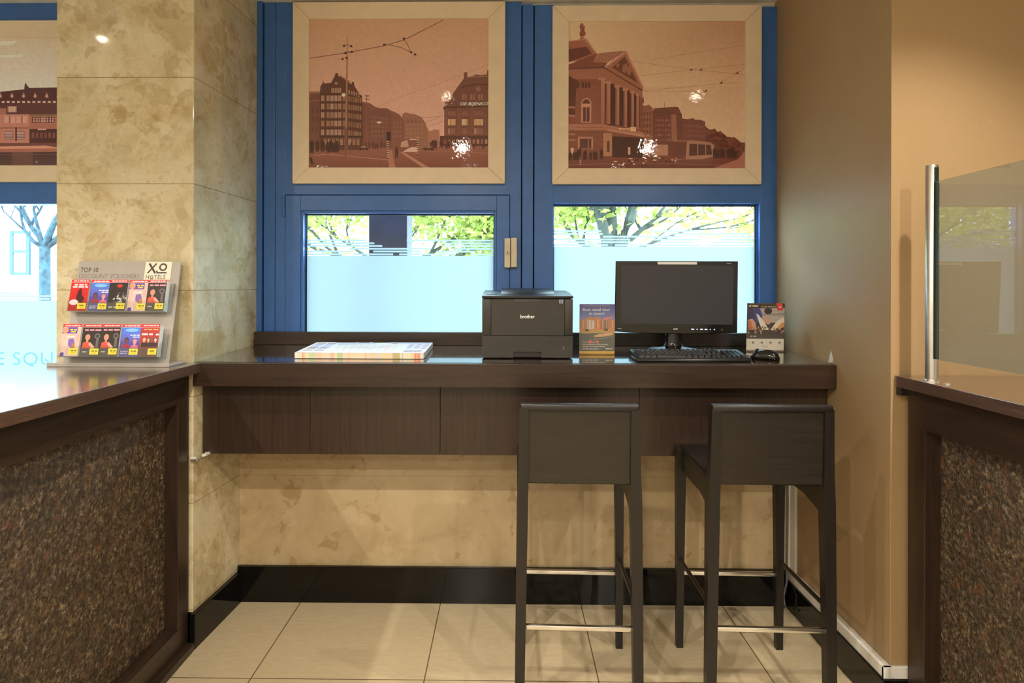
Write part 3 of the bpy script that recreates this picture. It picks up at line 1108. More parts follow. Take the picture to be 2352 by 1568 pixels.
    # lamp mast
    P.poly([(773, 282), (776, 282), (778, 500), (774, 1060), (776, 1272), (750, 1272), (756, 1060), (766, 500)], (150, 88, 54), 7)
    P.rect(752, 1040, 773, 1272, (110, 60, 38), 8)
    for (lx, ly) in ((744, 368), (804, 372), (757, 428), (808, 418), (732, 476), (766, 466)):
        P.poly([(lx - 10, ly + 8), (lx - 4, ly - 8), (lx + 8, ly - 8), (lx + 13, ly + 8)], (70, 36, 26), 8)
    P.line([(742, 362), (806, 364)], 4, (90, 50, 34), 8)
    P.line([(750, 420), (812, 414)], 4, (90, 50, 34), 8)
    P.ell(743, 771, 16, 15, (232, 178, 118), 9, 14)
    # second mast and overhead wires
    P.line([(934, 770), (936, 1180)], 5, (126, 72, 46), 6)
    for ly in (780, 806):
        P.line([(918, ly), (955, ly)], 7, (92, 52, 34), 6)
    P.line([(466, 469), (770, 424), (1070, 370), (1245, 318), (1560, 158)], 4.5, (82, 44, 30), 6)
    P.line([(1078, 352), (1215, 382), (1300, 425)], 6, (120, 82, 44), 6)
    P.line([(1240, 318), (1275, 372), (1292, 420)], 6, (120, 82, 44), 6)
    for a, b in ((1075, 360), (1238, 310), (1298, 422), (1330, 440)):
        P.ell(a, b, 11, 9, (66, 34, 30), 7, 8)
    P.line([(1335, 445), (1500, 520), (1700, 630)], 2, (152, 104, 66), 4)
    P.line([(960, 900), (1200, 790), (1500, 690), (1930, 520)], 2.5, (150, 100, 66), 4)
    P.line([(1360, 960), (1530, 950)], 2.5, (130, 82, 54), 4)
    P.line([(1420, 1000), (1560, 940)], 2.5, (130, 82, 54), 4)
    P.line([(1420, 1040), (1560, 990)], 2.5, (130, 82, 54), 4)
    return P


# --- concert hall with temple front
def art_hall(w, h):
    P = Paint(376, 168, 1826, 1375, w, h)
    P.grad(376, 168, 1826, 1180, (176, 128, 78), (196, 150, 98), 0)
    P.rect(376, 168, 1826, 700, (184, 138, 84), 1, [(188, 148, 92), (166, 116, 70), (190, 142, 90), (194, 150, 94)])
    P.grad(376, 1250, 1826, 1376, (112, 56, 34), (96, 46, 28), 1)
    B1, B2, B3, DK = (118, 62, 36), (140, 80, 48), (158, 98, 62), (82, 40, 24)
    # roof block and statue
    P.poly([(376, 325), (462, 314), (480, 292), (508, 300), (528, 312), (608, 425), (600, 470), (376, 500)], (140, 76, 46), 2)
    P.poly([(376, 395), (520, 372), (570, 430), (376, 500)], (92, 44, 27), 3)
    P.line([(508, 306), (606, 428)], 12, (168, 108, 70), 4)
    P.line([(376, 330), (505, 312)], 7, (168, 108, 70), 4)
    P.poly([(470, 290), (466, 260), (476, 238), (466, 212), (474, 184), (490, 178), (497, 200), (512, 206), (506, 238), (518, 262), (508, 288)], (124, 62, 38), 4)
    P.ell(490, 196, 10, 16, (140, 76, 46), 5, 10)
    # temple roof
    P.poly([(376, 520), (600, 432), (800, 408), (852, 412), (700, 500), (668, 548), (376, 560)], (112, 58, 35), 3)
    P.poly([(575, 500), (612, 435), (800, 408), (850, 414), (690, 505)], (150, 92, 58), 4)
    for k in range(9):
        x = 600 + k * 26
        P.line([(x + 60, 428 - k * 2), (x - 20 + k * 4, 500)], 4, (112, 58, 36), 5)
    # gable
    P.poly([(668, 545), (852, 412), (992, 705), (985, 742), (660, 560)], B2, 5)
    P.poly([(735, 545), (838, 455), (945, 672)], (96, 48, 28), 6)
    for k in range(14):
        x = P.rnd.uniform(770, 900)
        y = 480 + (x - 770) * .55 + P.rnd.uniform(0, 60)
        P.ell(x, y, 12, 20, (136, 80, 48), 7, 8)
    P.line([(852, 416), (990, 705)], 14, (176, 112, 72), 7)
    P.line([(672, 548), (850, 420)], 12, (170, 106, 68), 7)
    # entablature and body
    P.poly([(376, 560), (668, 542), (985, 740), (985, 800), (660, 640), (376, 640)], B2, 5)
    P.line([(376, 556), (668, 545), (985, 735)], 9, (84, 40, 24), 7)
    P.poly([(376, 600), (660, 600), (985, 780), (1000, 1110), (990, 1260), (376, 1260)], B1, 3)
    P.poly([(376, 610), (462, 660), (470, 700), (440, 720), (430, 940), (376, 945)], (84, 42, 25), 6)
    P.poly([(436, 690), (655, 690), (655, 1010), (436, 1010)], (124, 66, 40), 4)
    # dark loggia and columns
    P.poly([(668, 650), (960, 770), (962, 1040), (700, 1020), (668, 1000)], (68, 32, 20), 6)
    for x, t, b, wd in ((652, 640, 1005, 44), (702, 668, 1010, 38), (778, 700, 1020, 34), (844, 728, 1035, 30), (902, 748, 1045, 26), (944, 768, 1055, 22)):
        P.grad(x - wd / 2, t, x + wd / 2, b, (160, 98, 62), (142, 82, 50), 7)
        P.rect(x - wd / 2, t, x - wd / 6, b, (118, 64, 38), 8)
        P.rect(x - wd * .7, t - 12, x + wd * .7, t + 10, (158, 100, 66), 8)
    win_grid(P, 480, 665, 560, 715, 3, 1, (84, 42, 26), 6, 0.3, 0.1)
    # arched window
    P.rect(482, 840, 564, 998, (172, 112, 74), 5)
    P.ell(523, 842, 42, 46, (172, 112, 74), 5, 18, PI, 2 * PI)
    P.ell(523, 842, 32, 36, (88, 46, 30), 6, 18, PI, 2 * PI)
    for a in (496, 526):
        P.rect(a, 872, a + 24, 990, (84, 44, 30), 6)
    # plinth storey
    P.poly([(376, 1010), (660, 1010), (1000, 1080), (1000, 1112), (660, 1060), (376, 1062)], (150, 90, 56), 6)
    for y in (1040, 1080, 1120, 1160, 1200):
        P.line([(376, y), (660, y)], 3, (92, 48, 28), 6)
    for y in (870, 940, 1040, 1090, 1140):
        P.line([(378, y), (432, y + 4)], 16, (150, 92, 60), 7)
    P.rect(455, 1115, 580, 1215, (160, 102, 66), 6)
    P.rect(470, 1130, 565, 1212, (82, 44, 28), 7)
    P.line([(540, 1130), (540, 1212)], 6, (160, 102, 66), 8)
    P.rect(664, 1085, 736, 1275, (158, 98, 60), 6)
    P.rect(694, 1150, 716, 1240, (84, 44, 26), 7)
    P.poly([(736, 1110), (1000, 1125), (1000, 1290), (736, 1280)], (62, 28, 18), 6)
    P.line([(700, 1060), (1005, 1110)], 16, (166, 104, 66), 8)
    P.rect(868, 1200, 886, 1262, (190, 130, 80), 7)
    P.bars(790, 880, 1045, 10, (206, 150, 90), 9)
    P.rect(885, 1034, 932, 1070, (196, 142, 90), 9)
    P.rect(396, 1205, 420, 1262, (196, 138, 92), 7)
    for k in range(7):
        P.rect(470, 1240 + k * 16, 481, 1248 + k * 16, (180, 120, 80), 9)
    # far buildings
    P.poly([(955, 850), (1010, 860), (1040, 850), (1070, 880), (1085, 1270), (950, 1270)], (126, 70, 43), 2)
    P.poly([(985, 800), (992, 780), (1000, 830), (985, 850)], (120, 60, 38), 3)
    win_grid(P, 965, 900, 1060, 1100, 4, 4, (104, 56, 34), 3, 0.4, 0.4)
    P.poly([(1070, 905), (1080, 880), (1270, 868), (1285, 880), (1310, 935), (1320, 1270), (1070, 1270)], (100, 50, 31), 3)
    win_grid(P, 1085, 960, 1220, 1160, 5, 5, (128, 74, 46), 4, 0.35, 0.5, jit=10)
    P.poly([(1222, 930), (1262, 925), (1270, 1150), (1225, 1150)], (136, 80, 50), 4)
    P.line([(1068, 908), (1310, 935)], 6, (84, 42, 26), 4)
    P.line([(1166, 835), (1166, 880)], 3, (90, 46, 28), 4)
    P.poly([(1310, 965), (1360, 970), (1400, 962), (1420, 975), (1460, 975), (1500, 990), (1506, 1260), (1310, 1260)], (106, 54, 34), 3)
    win_grid(P, 1330, 1000, 1500, 1120, 8, 3, (128, 72, 46), 4, 0.5, 0.4, 20, 10)
    # tree mass to the right
    pts = [(1500, 1020)]
    for k in range(15):
        x = 1510 + k * 23
        pts.append((x, 1030 + (x - 1510) * .44 + P.rnd.uniform(-14, 14)))
    pts += [(1826, 1180), (1826, 1280), (1780, 1310), (1500, 1280)]
    P.poly(pts, (96, 46, 29), 4)
    for k in range(40):
        x = P.rnd.uniform(1510, 1810)
        y = 1040 + (x - 1510) * .44 + P.rnd.uniform(5, 90)
        P.ell(x, y, 22, 16, (86, 38, 24) if k % 2 else (108, 54, 33), 5, 9)
    P.poly([(1826, 1230), (1826, 1375), (1560, 1375), (1770, 1300)], (150, 88, 58), 6)
    # tram, stop, traffic
    P.rect(1240, 1150, 1345, 1268, (98, 50, 32), 6)
    P.line([(1235, 1150), (1350, 1150)], 8, (150, 94, 62), 7)
    P.poly([(1340, 1300), (1352, 1150), (1380, 1142), (1540, 1160), (1575, 1185), (1580, 1290), (1480, 1330), (1250, 1330), (1250, 1290)], (150, 96, 62), 7)
    P.poly([(1368, 1272), (1372, 1172), (1545, 1182), (1560, 1262)], (78, 38, 26), 8)
    for x in (1440, 1505):
        P.line([(x, 1174), (x, 1270)], 6, (158, 104, 70), 9)
    P.poly([(1252, 1330), (1255, 1302), (1480, 1300), (1575, 1275), (1575, 1300), (1480, 1332)], (106, 56, 36), 9)
    P.rect(1090, 1180, 1196, 1268, (158, 102, 68), 5)
    crowd(P, 380, 720, 1300, 14, 80, (62, 28, 18), 9)
    crowd(P, 1560, 1760, 1290, 12, 85, (64, 30, 20), 9)
    for k in range(30):
        x = P.rnd.uniform(760, 1300)
        y = 1285 + P.rnd.uniform(0, 70)
        P.ell(x, y, P.rnd.uniform(6, 18), P.rnd.uniform(4, 9), (190, 136, 96) if k % 3 == 0 else (70, 34, 22), 9, 9)
    P.line([(376, 1345), (900, 1330), (1826, 1350)], 5, (130, 74, 48), 3)
    # wires
    for ln in ([(905, 495), (1380, 560), (1820, 605)], [(975, 612), (1380, 565), (1820, 522)], [(1000, 735), (1620, 680), (1820, 665)], [(1080, 480), (1500, 410), (1820, 365)], [(1620, 672), (1770, 590), (1820, 560)], [(1000, 745), (1500, 738)]):
        P.line(ln, 2.4, (140, 98, 62), 5)
    for a, b in ((1380, 563), (1460, 563), (1758, 590), (1628, 670), (1500, 738)):
        P.poly([(a - 14, b + 8), (a + 6, b - 4), (a + 12, b - 16), (a + 14, b + 8)], (84, 46, 36), 7)
    return P


# --- old buildings on the waterside
def art_canal(w, h, u0, u1):
    P = Paint(u0, 305, u1, 1350, w, h)
    P.grad(u0, 305, u1, 760, (188, 156, 108), (206, 186, 134), 0)
    P.poly([(u0, 350), (120, 330), (100, 362), (u0, 380)], (204, 180, 130), 1)
    P.poly([(u0, 460), (200, 440), (150, 465), (u0, 470)], (204, 182, 132), 1)
    P.poly([(u0, 770), (0, 745), (150, 730), (188, 725), (192, 690), (200, 668), (208, 690), (230, 715), (480, 710), (700, 735), (u1, 760), (u1, 860), (u0, 870)], (74, 34, 27), 2)
    for x in range(-500, 800, 95):
        P.poly([(x, 790), (x + 18, 745), (x + 36, 790)], (140, 82, 54), 3)
        P.rect(x + 10, 770, x + 26, 795, (184, 130, 92), 4)
    for x in range(-500, 800, 42):
        P.rect(x, 822, x + 24, 838, (200, 150, 110), 4)
    P.rect(u0, 842, u1, 930, (84, 42, 33), 3)
    P.rect(-60, 880, 40, 1010, (150, 88, 60), 4)
    P.rect(52, 862, 128, 915, (150, 96, 66), 5)
    win_grid(P, 60, 868, 120, 912, 2, 1, (196, 146, 106), 6, 0.2, 0.1)
    P.rect(u0, 930, 232, 1165, (172, 104, 72), 4)
    P.rect(232, 945, u1, 1050, (158, 90, 60), 4)
    win_grid(P, 20, 940, 220, 1005, 2, 1, (190, 126, 90), 5, 0.12, 0.1)
    win_grid(P, 245, 950, 445, 1002, 2, 1, (86, 46, 36), 5, 0.15, 0.1)
    win_grid(P, 260, 955, 435, 998, 8, 2, (196, 138, 98), 6, 0.4, 0.3)
    win_grid(P, -400, 940, 0, 1010, 4, 1, (96, 50, 38), 5, 0.2, 0.1)
    win_grid(P, 460, 955, 760, 1000, 4, 1, (96, 50, 38), 5, 0.2, 0.1)
    P.rect(u0, 1036, 232, 1048, (140, 80, 54), 5)
    for x in (28, 120, -80, -180):
        P.rect(x, 1070, x + 72, 1136, (112, 66, 50), 6)
        for k in range(5):
            P.rect(x + 4, 1076 + k * 12, x + 68, 1081 + k * 12, (200, 150, 118), 7)
    P.rect(116, 1035, 130, 1150, (84, 42, 32), 7)
    P.rect(232, 1050, u1, 1165, (72, 34, 26), 5)
    P.rect(300, 1048, 370, 1060, (190, 130, 92), 6)
    win_grid(P, 245, 1075, 450, 1130, 6, 1, (120, 66, 46), 6, 0.4, 0.2)
    P.rect(u0, 1165, u1, 1200, (104, 56, 40), 5)
    P.poly([(u0, 1205), (60, 1192), (370, 1186), (440, 1200), (600, 1192), (u1, 1200), (u1, 1235), (u0, 1240)], (190, 122, 82), 6)
    P.poly([(u0, 1215), (u1, 1210), (u1, 1238), (u0, 1245)], (150, 84, 56), 7)
    P.grad(u0, 1235, u1, 1352, (66, 36, 27), (82, 50, 36), 4)
    P.line([(u0, 1262), (u1, 1258)], 5, (104, 66, 46), 8)
    P.rect(90, 1240, 260, 1350, (96, 58, 40), 7)
    P.ell(292, 1321, 8, 4, (220, 200, 180), 9, 8)
    return P


YPF = Y_WIN - 0.022
o1 = rct(672, 4, 1160, 421, YPF)
i1 = rct(709.5, 42.5, 1121.5, 384.5, YPF)
framed('framed_photo', 'cream framed sepia photo of a broad square with a tall lamp mast', *o1, *i1, art_square(i1[2] - i1[0], i1[3] - i1[1]))
o2 = rct(1269, 12, 1749.5, 422.5, YPF)
i2 = rct(1306, 48, 1712.5, 386, YPF)
framed('framed_photo', 'cream framed sepia photo of a temple fronted concert hall beside a tram', *o2, *i2, art_hall(i2[2] - i2[0], i2[3] - i2[1]))
oa = rct(-170, 47, 175, 417, YPF)
ia = rct(-132, 85.5, 137, 379.5, YPF)
framed('framed_photo', 'cream framed sepia photo of old waterside buildings, half hidden by the marble pillar', *oa, *ia, art_canal(ia[2] - ia[0], ia[3] - ia[1], -132 * 3.563, 137 * 3.563))

# ------------------------------------------------------------------ window desk
t = thing('window_desk', 'long dark wood wall desk under the windows between pillar and papered wall', 'desk')
mb = MB()


def pil_x(y):
    return X_PF + (X_PB - X_PF) * (y - Y_PIL) / (Y_WIN - Y_PIL)


def dslab(mb, y0, y1, zt, zb_, xl=None, xr=X_R - 0.004):
    """slab following the desk slope; zt, zb_ are offsets from the desk surface"""
    a0, a1 = (pil_x(y0) + 0.003, pil_x(y1) + 0.003) if xl is None else (xl, xl)
    lo = [(a0, y0, desk_z(y0) + zb_), (xr, y0, desk_z(y0) + zb_), (xr, y1, desk_z(y1) + zb_), (a1, y1, desk_z(y1) + zb_)]
    hi = [(a0, y0, desk_z(y0) + zt), (xr, y0, desk_z(y0) + zt), (xr, y1, desk_z(y1) + zt), (a1, y1, desk_z(y1) + zt)]
    fs = mb.hexa(lo, hi)
    es = list({e for f in fs for e in f.edges})
    bmesh.ops.bevel(mb.bm, geom=es, offset=0.0012, segments=2, affect='EDGES', profile=0.5)


dslab(mb, DESK_Y + 0.024, Y_WIN - 0.012, 0.0, -0.034)
mb.build('worktop', M['wood_top'], t)
mb = MB()
dslab(mb, DESK_Y - 0.008, DESK_Y + 0.0235, 0.0002, -0.090)
mb.build('fascia', M['wood_x'], t)
mb = MB()
ya, yb_ = 2.46, 2.485
for a, b in ((pil_x(ya) + 0.004, X(712, 960, ya)), (X(712, 960, ya) + 0.0012, X(1010.5, 960, ya)), (X(1010.5, 960, ya) + 0.002, X(1468, 960, ya)), (X(1468, 960, ya) + 0.0012, X_R - 0.004)):
    mb.box(a, ya, 0.734, b, yb_, desk_z(ya) - 0.036, 0.0008)
mb.build('apron', M['wood_z'], t)
mb = MB()
mb.box(pil_x(2.89) + 0.004, 2.878, desk_z(2.878) + 0.0002, X_R - 0.004, Y_WIN - 0.014, Z(763.5, 1100, 2.878), 0.002)
mb.build('upstand', M['wood_x'], t)
dot = at(839, 892, ya)
MB().tube([(dot.x, ya - 0.001, desk_z(ya) - 0.098), (dot.x, ya + 0.002, desk_z(ya) - 0.098)], 0.005, 14).build('screw_cover', M['steel'], t)

# ------------------------------------------------------------------ counters
def bark_mesh(mb, x, side, y0, y1, z0, z1, ny, nz, amp):
    """textured panel on plane x whose front looks to +X (side 1) or -X (side -1)"""
    vs = []
    for i in range(ny + 1):
        row = []
        for j in range(nz + 1):
            y = y0 + (y1 - y0) * i / ny
            z = z0 + (z1 - z0) * j / nz
            q = Vector((y * 26, z * 26, side * 3.0))
            d = noise.noise(q) * 0.6 + noise.noise(q * 2.7) * 0.4
            edge = i in (0, ny) or j in (0, nz)
            row.append(mb.bm.verts.new((x + (0 if edge else side * (0.002 + amp * d)), y, z)))
        vs.append(row)
    for i in range(ny):
        for j in range(nz):
            mb.bm.faces.new((vs[i][j], vs[i + 1][j], vs[i + 1][j + 1], vs[i][j + 1]))
    back = x - side * 0.012
    mb.box(min(x, back), y0, z0, max(x, back) - (0.0005 if side > 0 else 0), y1, z1)


Y0C = 0.25
# left counter
t = thing('bar_counter', 'dark wood counter with bark textured panel standing against the marble pillar', 'counter')
xf = -1.227
mb = MB()
mb.box(-1.70, Y0C, 0.03, xf - 0.055, Y_PIL - 0.012, 1.064)
mb.build('carcass', M['wood_y'], t)
mb = MB()
mb.box(xf - 0.055, Y0C, 0.958, xf, Y_PIL - 0.012, 1.064, 0.0015)
mb.build('top_rail', M['wood_y'], t)
mb = MB()
mb.box(xf - 0.055, 2.309, 0.113, xf, Y_PIL - 0.012, 0.958, 0.0015)
mb.build('stile', M['wood_z'], t)
mb = MB()
mb.box(xf - 0.055, Y0C, 0.113, xf, Y0C + 0.09, 0.958, 0.0015)
mb.build('stile', M['wood_z'], t)
mb = MB()
mb.box(xf - 0.055, Y0C, 0.028, xf, Y_PIL - 0.012, 0.113, 0.0015)
mb.build('bottom_rail', M['wood_y'], t)
mb = MB()
mb.box(-1.70, Y0C, 0.0, xf + 0.028, Y_PIL - 0.02, 0.028, 0.002)
mb.build('plinth', M['wood_y'], t)
mb = MB()
bark_mesh(mb, xf - 0.050, 1, Y0C + 0.09, 2.309, 0.113, 0.958, 190, 84, 0.0055)
mb.build('bark_panel', M['bark_panel'], t, smooth=False)
mb = MB()
mb.box(-1.746, Y0C - 0.04, 1.0645, -1.187, Y_PIL - 0.004, DESK_Z, 0.0015)
wt = mb.build('counter_worktop', M['wood_top_y'])
tag(wt, 'glossy dark wood worktop under the voucher stand', 'worktop')

# right counter
t = thing('bar_counter', 'dark wood counter with bark textured panel below the glass screen', 'counter')
xr = 1.301
zr = 1.112
mb = MB()
mb.box(xr + 0.055, Y0C, 0.03, 1.80, Y_R - 0.024, zr - 0.037)
mb.build('carcass', M['wood_y'], t)
mb = MB()
mb.box(xr, Y0C, 0.955, xr + 0.055, Y_R - 0.024, zr - 0.037, 0.0015)
mb.build('top_rail', M['wood_y'], t)
mb = MB()
mb.box(xr, 1.955, 0.113, xr + 0.055, Y_R - 0.024, 0.955, 0.0015)
mb.build('stile', M['wood_z'], t)
mb = MB()
mb.box(xr, Y0C, 0.113, xr + 0.055, Y0C + 0.09, 0.955, 0.0015)
mb.build('stile', M['wood_z'], t)
mb = MB()
mb.box(xr, Y0C, 0.028, xr + 0.055, Y_R - 0.024, 0.113, 0.0015)
mb.build('bottom_rail', M['wood_y'], t)
mb = MB()
mb.box(xr - 0.028, Y0C, 0.0, 1.80, Y_R - 0.024, 0.028, 0.002)
mb.build('plinth', M['wood_y'], t)
mb = MB()
bark_mesh(mb, xr + 0.050, -1, Y0C + 0.09, 1.955, 0.113, 0.955, 170, 84, 0.0055)
mb.build('bark_panel', M['bark_panel'], t)
mb = MB()
mb.box(xr - 0.028, Y_R - 0.030, zr - 0.062, xr + 0.006, Y_R - 0.006, zr - 0.0375, 0.001)
mb.build('corner_bracket', M['dark_metal'], t)
mb = MB()
mb.box(1.270, Y0C - 0.04, zr - 0.036, 1.84, Y_R - 0.004, zr, 0.0015)
wt = mb.build('counter_worktop', M['wood_top_y'])
tag(wt, 'glossy dark wood worktop carrying the glass screen', 'worktop')

# glass screen
px_, py_ = 1.308, 1.935
t = thing('glass_screen', 'green tinted glass screen on a steel post on the right counter', 'screen', (px_, py_, zr))
mb = MB()
mb.lathe([(0.0175, 0.004), (0.0175, 0.662), (0.0165, 0.664), (0.001, 0.664)], n=36)
mb.build('post', M['steel'], t, auto=True)
MB().lathe([(0.026, 0.0), (0.026, 0.003), (0.019, 0.006), (0.001, 0.006)], n=36).build('foot_ring', M['chrome'], t, auto=True)
mb = MB()
mb.box(-0.005, -0.0185, 0.605, 0.009, -0.0165, 0.655)
mb.box(-0.006, -0.0195, 0.07, 0.010, -0.0165, 0.608)
mb.build('slot', M['green_edge'], t)
MB().box(0.000, -1.65, 0.068, 0.008, -0.019, 0.612).build('glass_panel', M['green_glass'], t)
MB().lathe([(0.009, 0.0), (0.009, 0.003), (0.006, 0.005), (0.001, 0.005)], (0.006, -0.062, 0.0), 20).build('screw_cap', M['chrome'], t, auto=True)

# metal stay between left counter and pillar
t = thing('metal_latch', 'small metal latch bar joining left counter to the pillar under the desk', 'latch', (-1.19, 2.42, 0.735))
mb = MB()
mb.box(-0.030, -0.035, -0.012, -0.006, 0.0, -0.004, 0.001)
mb.box(-0.012, -0.030, -0.010, 0.006, 0.030, -0.002, 0.001)
mb.build('bar', M['steel'], t)
mb = MB()
mb.box(-0.005, 0.004, -0.002, 0.012, 0.060, 0.006, 0.001)
mb.box(-0.030, -0.034, -0.003, -0.012, -0.02, 0.004, 0.001)
mb.build('plate', M['white_paint'], t)


# ------------------------------------------------------------------ bar stools
def stool(label, x, y, rz):
    t = thing('bar_stool', label, 'bar stool', (x, y, 0), (0, 0, rz), 'bar stools at the window desk')
    for s in (-1, 1):
        mb = MB()
        mb.bar([(s * 0.193, -0.198, 0.0, 0.0155, 0.0165), (s * 0.1885, -0.196, 0.35, 0.017, 0.019), (s * 0.184, -0.192, 0.70, 0.0185, 0.022), (s * 0.181, -0.196, 0.80, 0.0165, 0.020), (s * 0.1795, -0.206, 1.006, 0.0145, 0.015)])
        mb.build('back_leg', M['stool_wood'], t, auto=True)
    for s in (-1, 1):
        mb = MB()
        mb.bar([(s * 0.191, 0.200, 0.0, 0.0125, 0.0125), (s * 0.190, 0.198, 0.40, 0.0155, 0.0155), (s * 0.188, 0.195, 0.775, 0.0185, 0.019)])
        mb.build('front_leg', M['stool_wood'], t, auto=True)
    # seat with lightly dished top
    mb = MB()
    mb.box(-0.188, -0.188, 0.752, 0.188, 0.212, 0.782, 0.006)
    mb.build('seat', M['stool_wood'], t, auto=True)
    # side rails with the angled bracket towards the back legs
    for s in (-1, 1):
        mb = MB()
        mb.prism([(0.185, 0.755), (0.185, 0.690), (-0.06, 0.690), (-0.178, 0.665), (-0.178, 0.755)], 'X', s * 0.178 - 0.010, s * 0.178 + 0.010)
        mb.build('side_rail', M['stool_wood'], t)
    MB().box(-0.172, 0.182, 0.700, 0.172, 0.204, 0.753, 0.002).build('front_rail', M['stool_wood'], t)
    # backrest
    mb = MB()
    mb.hexa([(-0.1935, -0.222, 0.998), (0.1935, -0.222, 0.998), (0.1935, -0.190, 0.998), (-0.1935, -0.190, 0.998)],
            [(-0.1915, -0.219, 1.021), (0.1915, -0.219, 1.021), (0.1915, -0.193, 1.021), (-0.1915, -0.193, 1.021)])
    es = list(mb.bm.edges)
    bmesh.ops.bevel(mb.bm, geom=es, offset=0.005, segments=3, affect='EDGES', profile=0.5)
    mb.build('top_rail', M['stool_wood'], t, auto=True)
    mb = MB()
    mb.hexa([(-0.168, -0.204, 0.762), (0.168, -0.204, 0.762), (0.168, -0.186, 0.762), (-0.168, -0.186, 0.762)],
            [(-0.166, -0.211, 1.000), (0.166, -0.211, 1.000), (0.166, -0.192, 1.000), (-0.166, -0.192, 1.000)])
    mb.build('back_panel', M['stool_panel'], t)
    # foot bars
    mb = MB()
    mb.box(-0.176, -0.206, 0.281, 0.176, -0.190, 0.297, 0.004)
    mb.build('foot_bar', M['chrome'], t, auto=True)
    mb = MB()
    mb.box(-0.178, 0.190, 0.281, 0.178, 0.206, 0.297, 0.004)
    mb.build('foot_bar', M['chrome'], t, auto=True)
    for s in (-1, 1):
        mb = MB()
        mb.tube([(s * 0.189, -0.182, 0.355), (s * 0.190, 0.188, 0.345)], 0.0075, 14)
        mb.build('side_bar', M['dark_metal'], t, auto=True)
    return t


stool('dark wood bar stool standing in front of the printer', 0.241, 2.232, math.radians(-1.6))
stool('dark wood bar stool in front of the monitor beside the papered wall', 0.860, 2.232, math.radians(-1.2))

# ------------------------------------------------------------------ things on the desk
ROT = (DESK_A, 0, 0)


def on_desk(name, label, cat, px, py, rz=0.0, group=None):
    q = desk(px, py)
    q.z += 0.0006
    o = thing(name, label, cat, q, (DESK_A, 0, rz), group)
    return o


# printer
q0, q1 = desk(1107.5, 823.5), desk(1315, 824)
pw = (q1.x - q0.x)
t = thing('laser_printer', 'charcoal laser printer standing on the desk between map pad and leaflet', 'printer', ((q0.x + q1.x) / 2, q0.y, desk_z(q0.y) + 0.0006), ROT)
hw, dp, ph = pw / 2, 0.325, 0.247
sc_ = pw / 208.0


def U(px):
    return (px - 1211.2) * sc_


def V(py):
    return (823.5 - py) * sc_


mb = MB()
mb.box(-hw + 0.002, 0.006, 0.004, hw - 0.002, dp, V(686), 0.004)
for sx_ in (-1, 1):
    for yy in (0.03, dp - 0.05):
        mb.box(sx_ * (hw - 0.05) - 0.015, yy, -0.0003, sx_ * (hw - 0.05) + 0.015, yy + 0.03, 0.006)
mb.build('body', M['printer'], t, auto=True)
mb = MB()
mb.box(-hw, 0.001, V(770) + 0.001, -hw + U(1128) + hw - 0.0008, 0.05, V(686.5), 0.002)
mb.build('side_cover', M['printer'], t, auto=True)
mb = MB()
mb.box(U(1296) + 0.0008, 0.001, V(770) + 0.001, hw, 0.05, V(686.5), 0.002)
mb.build('side_cover', M['printer'], t, auto=True)
mb = MB()
a, b = U(1180), U(1243)
zt_ = V(683.5)
zn = V(690)
mb.prism([(U(1128) + 0.0008, V(770) + 0.001), (U(1296) - 0.0008, V(770) + 0.001), (U(1296) - 0.0008, zt_ - 0.006), (b, zt_ - 0.006), (b - 0.004, zn - 0.003), (a + 0.004, zn - 0.003), (a, zt_ - 0.006), (U(1128) + 0.0008, zt_ - 0.006)], 'Y', 0.0, 0.03)
fd = mb.build('front_door', M['printer'], t)
P = Paint(0, 0, 40, 14, 40 * sc_, 14 * sc_)
P.text('brother', 20, 10, 11.5, (206, 200, 188), 0, width=33, center=True, offset=0.02)
P.build('logo', M['ink'], fd, (0.0, -0.0002, V(727)), thick=0)
P = Paint(0, 0, 10, 10, 9 * sc_, 9 * sc_)
P.rect(0, 0, 10, 10, (122, 116, 104), 0).ell(5, 4, 3.6, 3, (70, 64, 56), 1).line([(1, 8.5), (9, 8.5)], 1.4, (60, 56, 50), 1).line([(2, 5), (8, 3)], 1, (150, 144, 130), 2)
P.build('energy_mark', M['ink'], fd, (U(1288), -0.0002, V(691.5)), thick=0)
mb = MB()
mb.prism([(-hw, 0.004), (a, 0.004), (a, V(809)), (a + 0.004, V(807.5)), (b - 0.004, V(807.5)), (b, V(809)), (b, 0.004), (hw, 0.004), (hw, V(770.5) - 0.0008), (-hw, V(770.5) - 0.0008)], 'Y', 0.0, 0.03)
tr = mb.build('paper_tray', M['printer'], t)
mb = MB()
mb.box(U(1292.5), -0.0012, V(803), U(1296), 0.001, V(795), 0.0006)
mb.build('tray_gauge', M['cable'], tr)
mb = MB()
mb.box(a - 0.001, 0.0275, 0.0045, b + 0.001, 0.034, V(806), 0)
mb.build('tray_recess', M['printer_dark'], tr)
mb = MB()
topz = V(678.5)
mb.prism([(0.0, V(684.5)), (0.0, topz - 0.001), (0.004, topz), (dp * 0.55, topz + 0.004), (dp, topz + 0.003), (dp, V(684.5))], 'X', -hw - 0.0008, hw + 0.0008, bev=0.0012)
tp = mb.build('top_cover', M['printer_dark'], t, auto=True)
mb = MB()
mb.prism([(0.07, topz + 0.002), (0.10, topz + 0.011), (dp - 0.02, topz + 0.013), (dp - 0.02, topz + 0.002)], 'X', U(1150), U(1276), bev=0.002)
mb.build('output_hood', M['printer_dark'], tp, auto=True)
mb = MB()
mb.prism([(0.05, topz + 0.0008), (0.05, topz + 0.0028), (0.09, topz + 0.0038), (0.09, topz + 0.001)], 'X', U(1117), U(1142))
mb.build('display', M['screen'], tp)

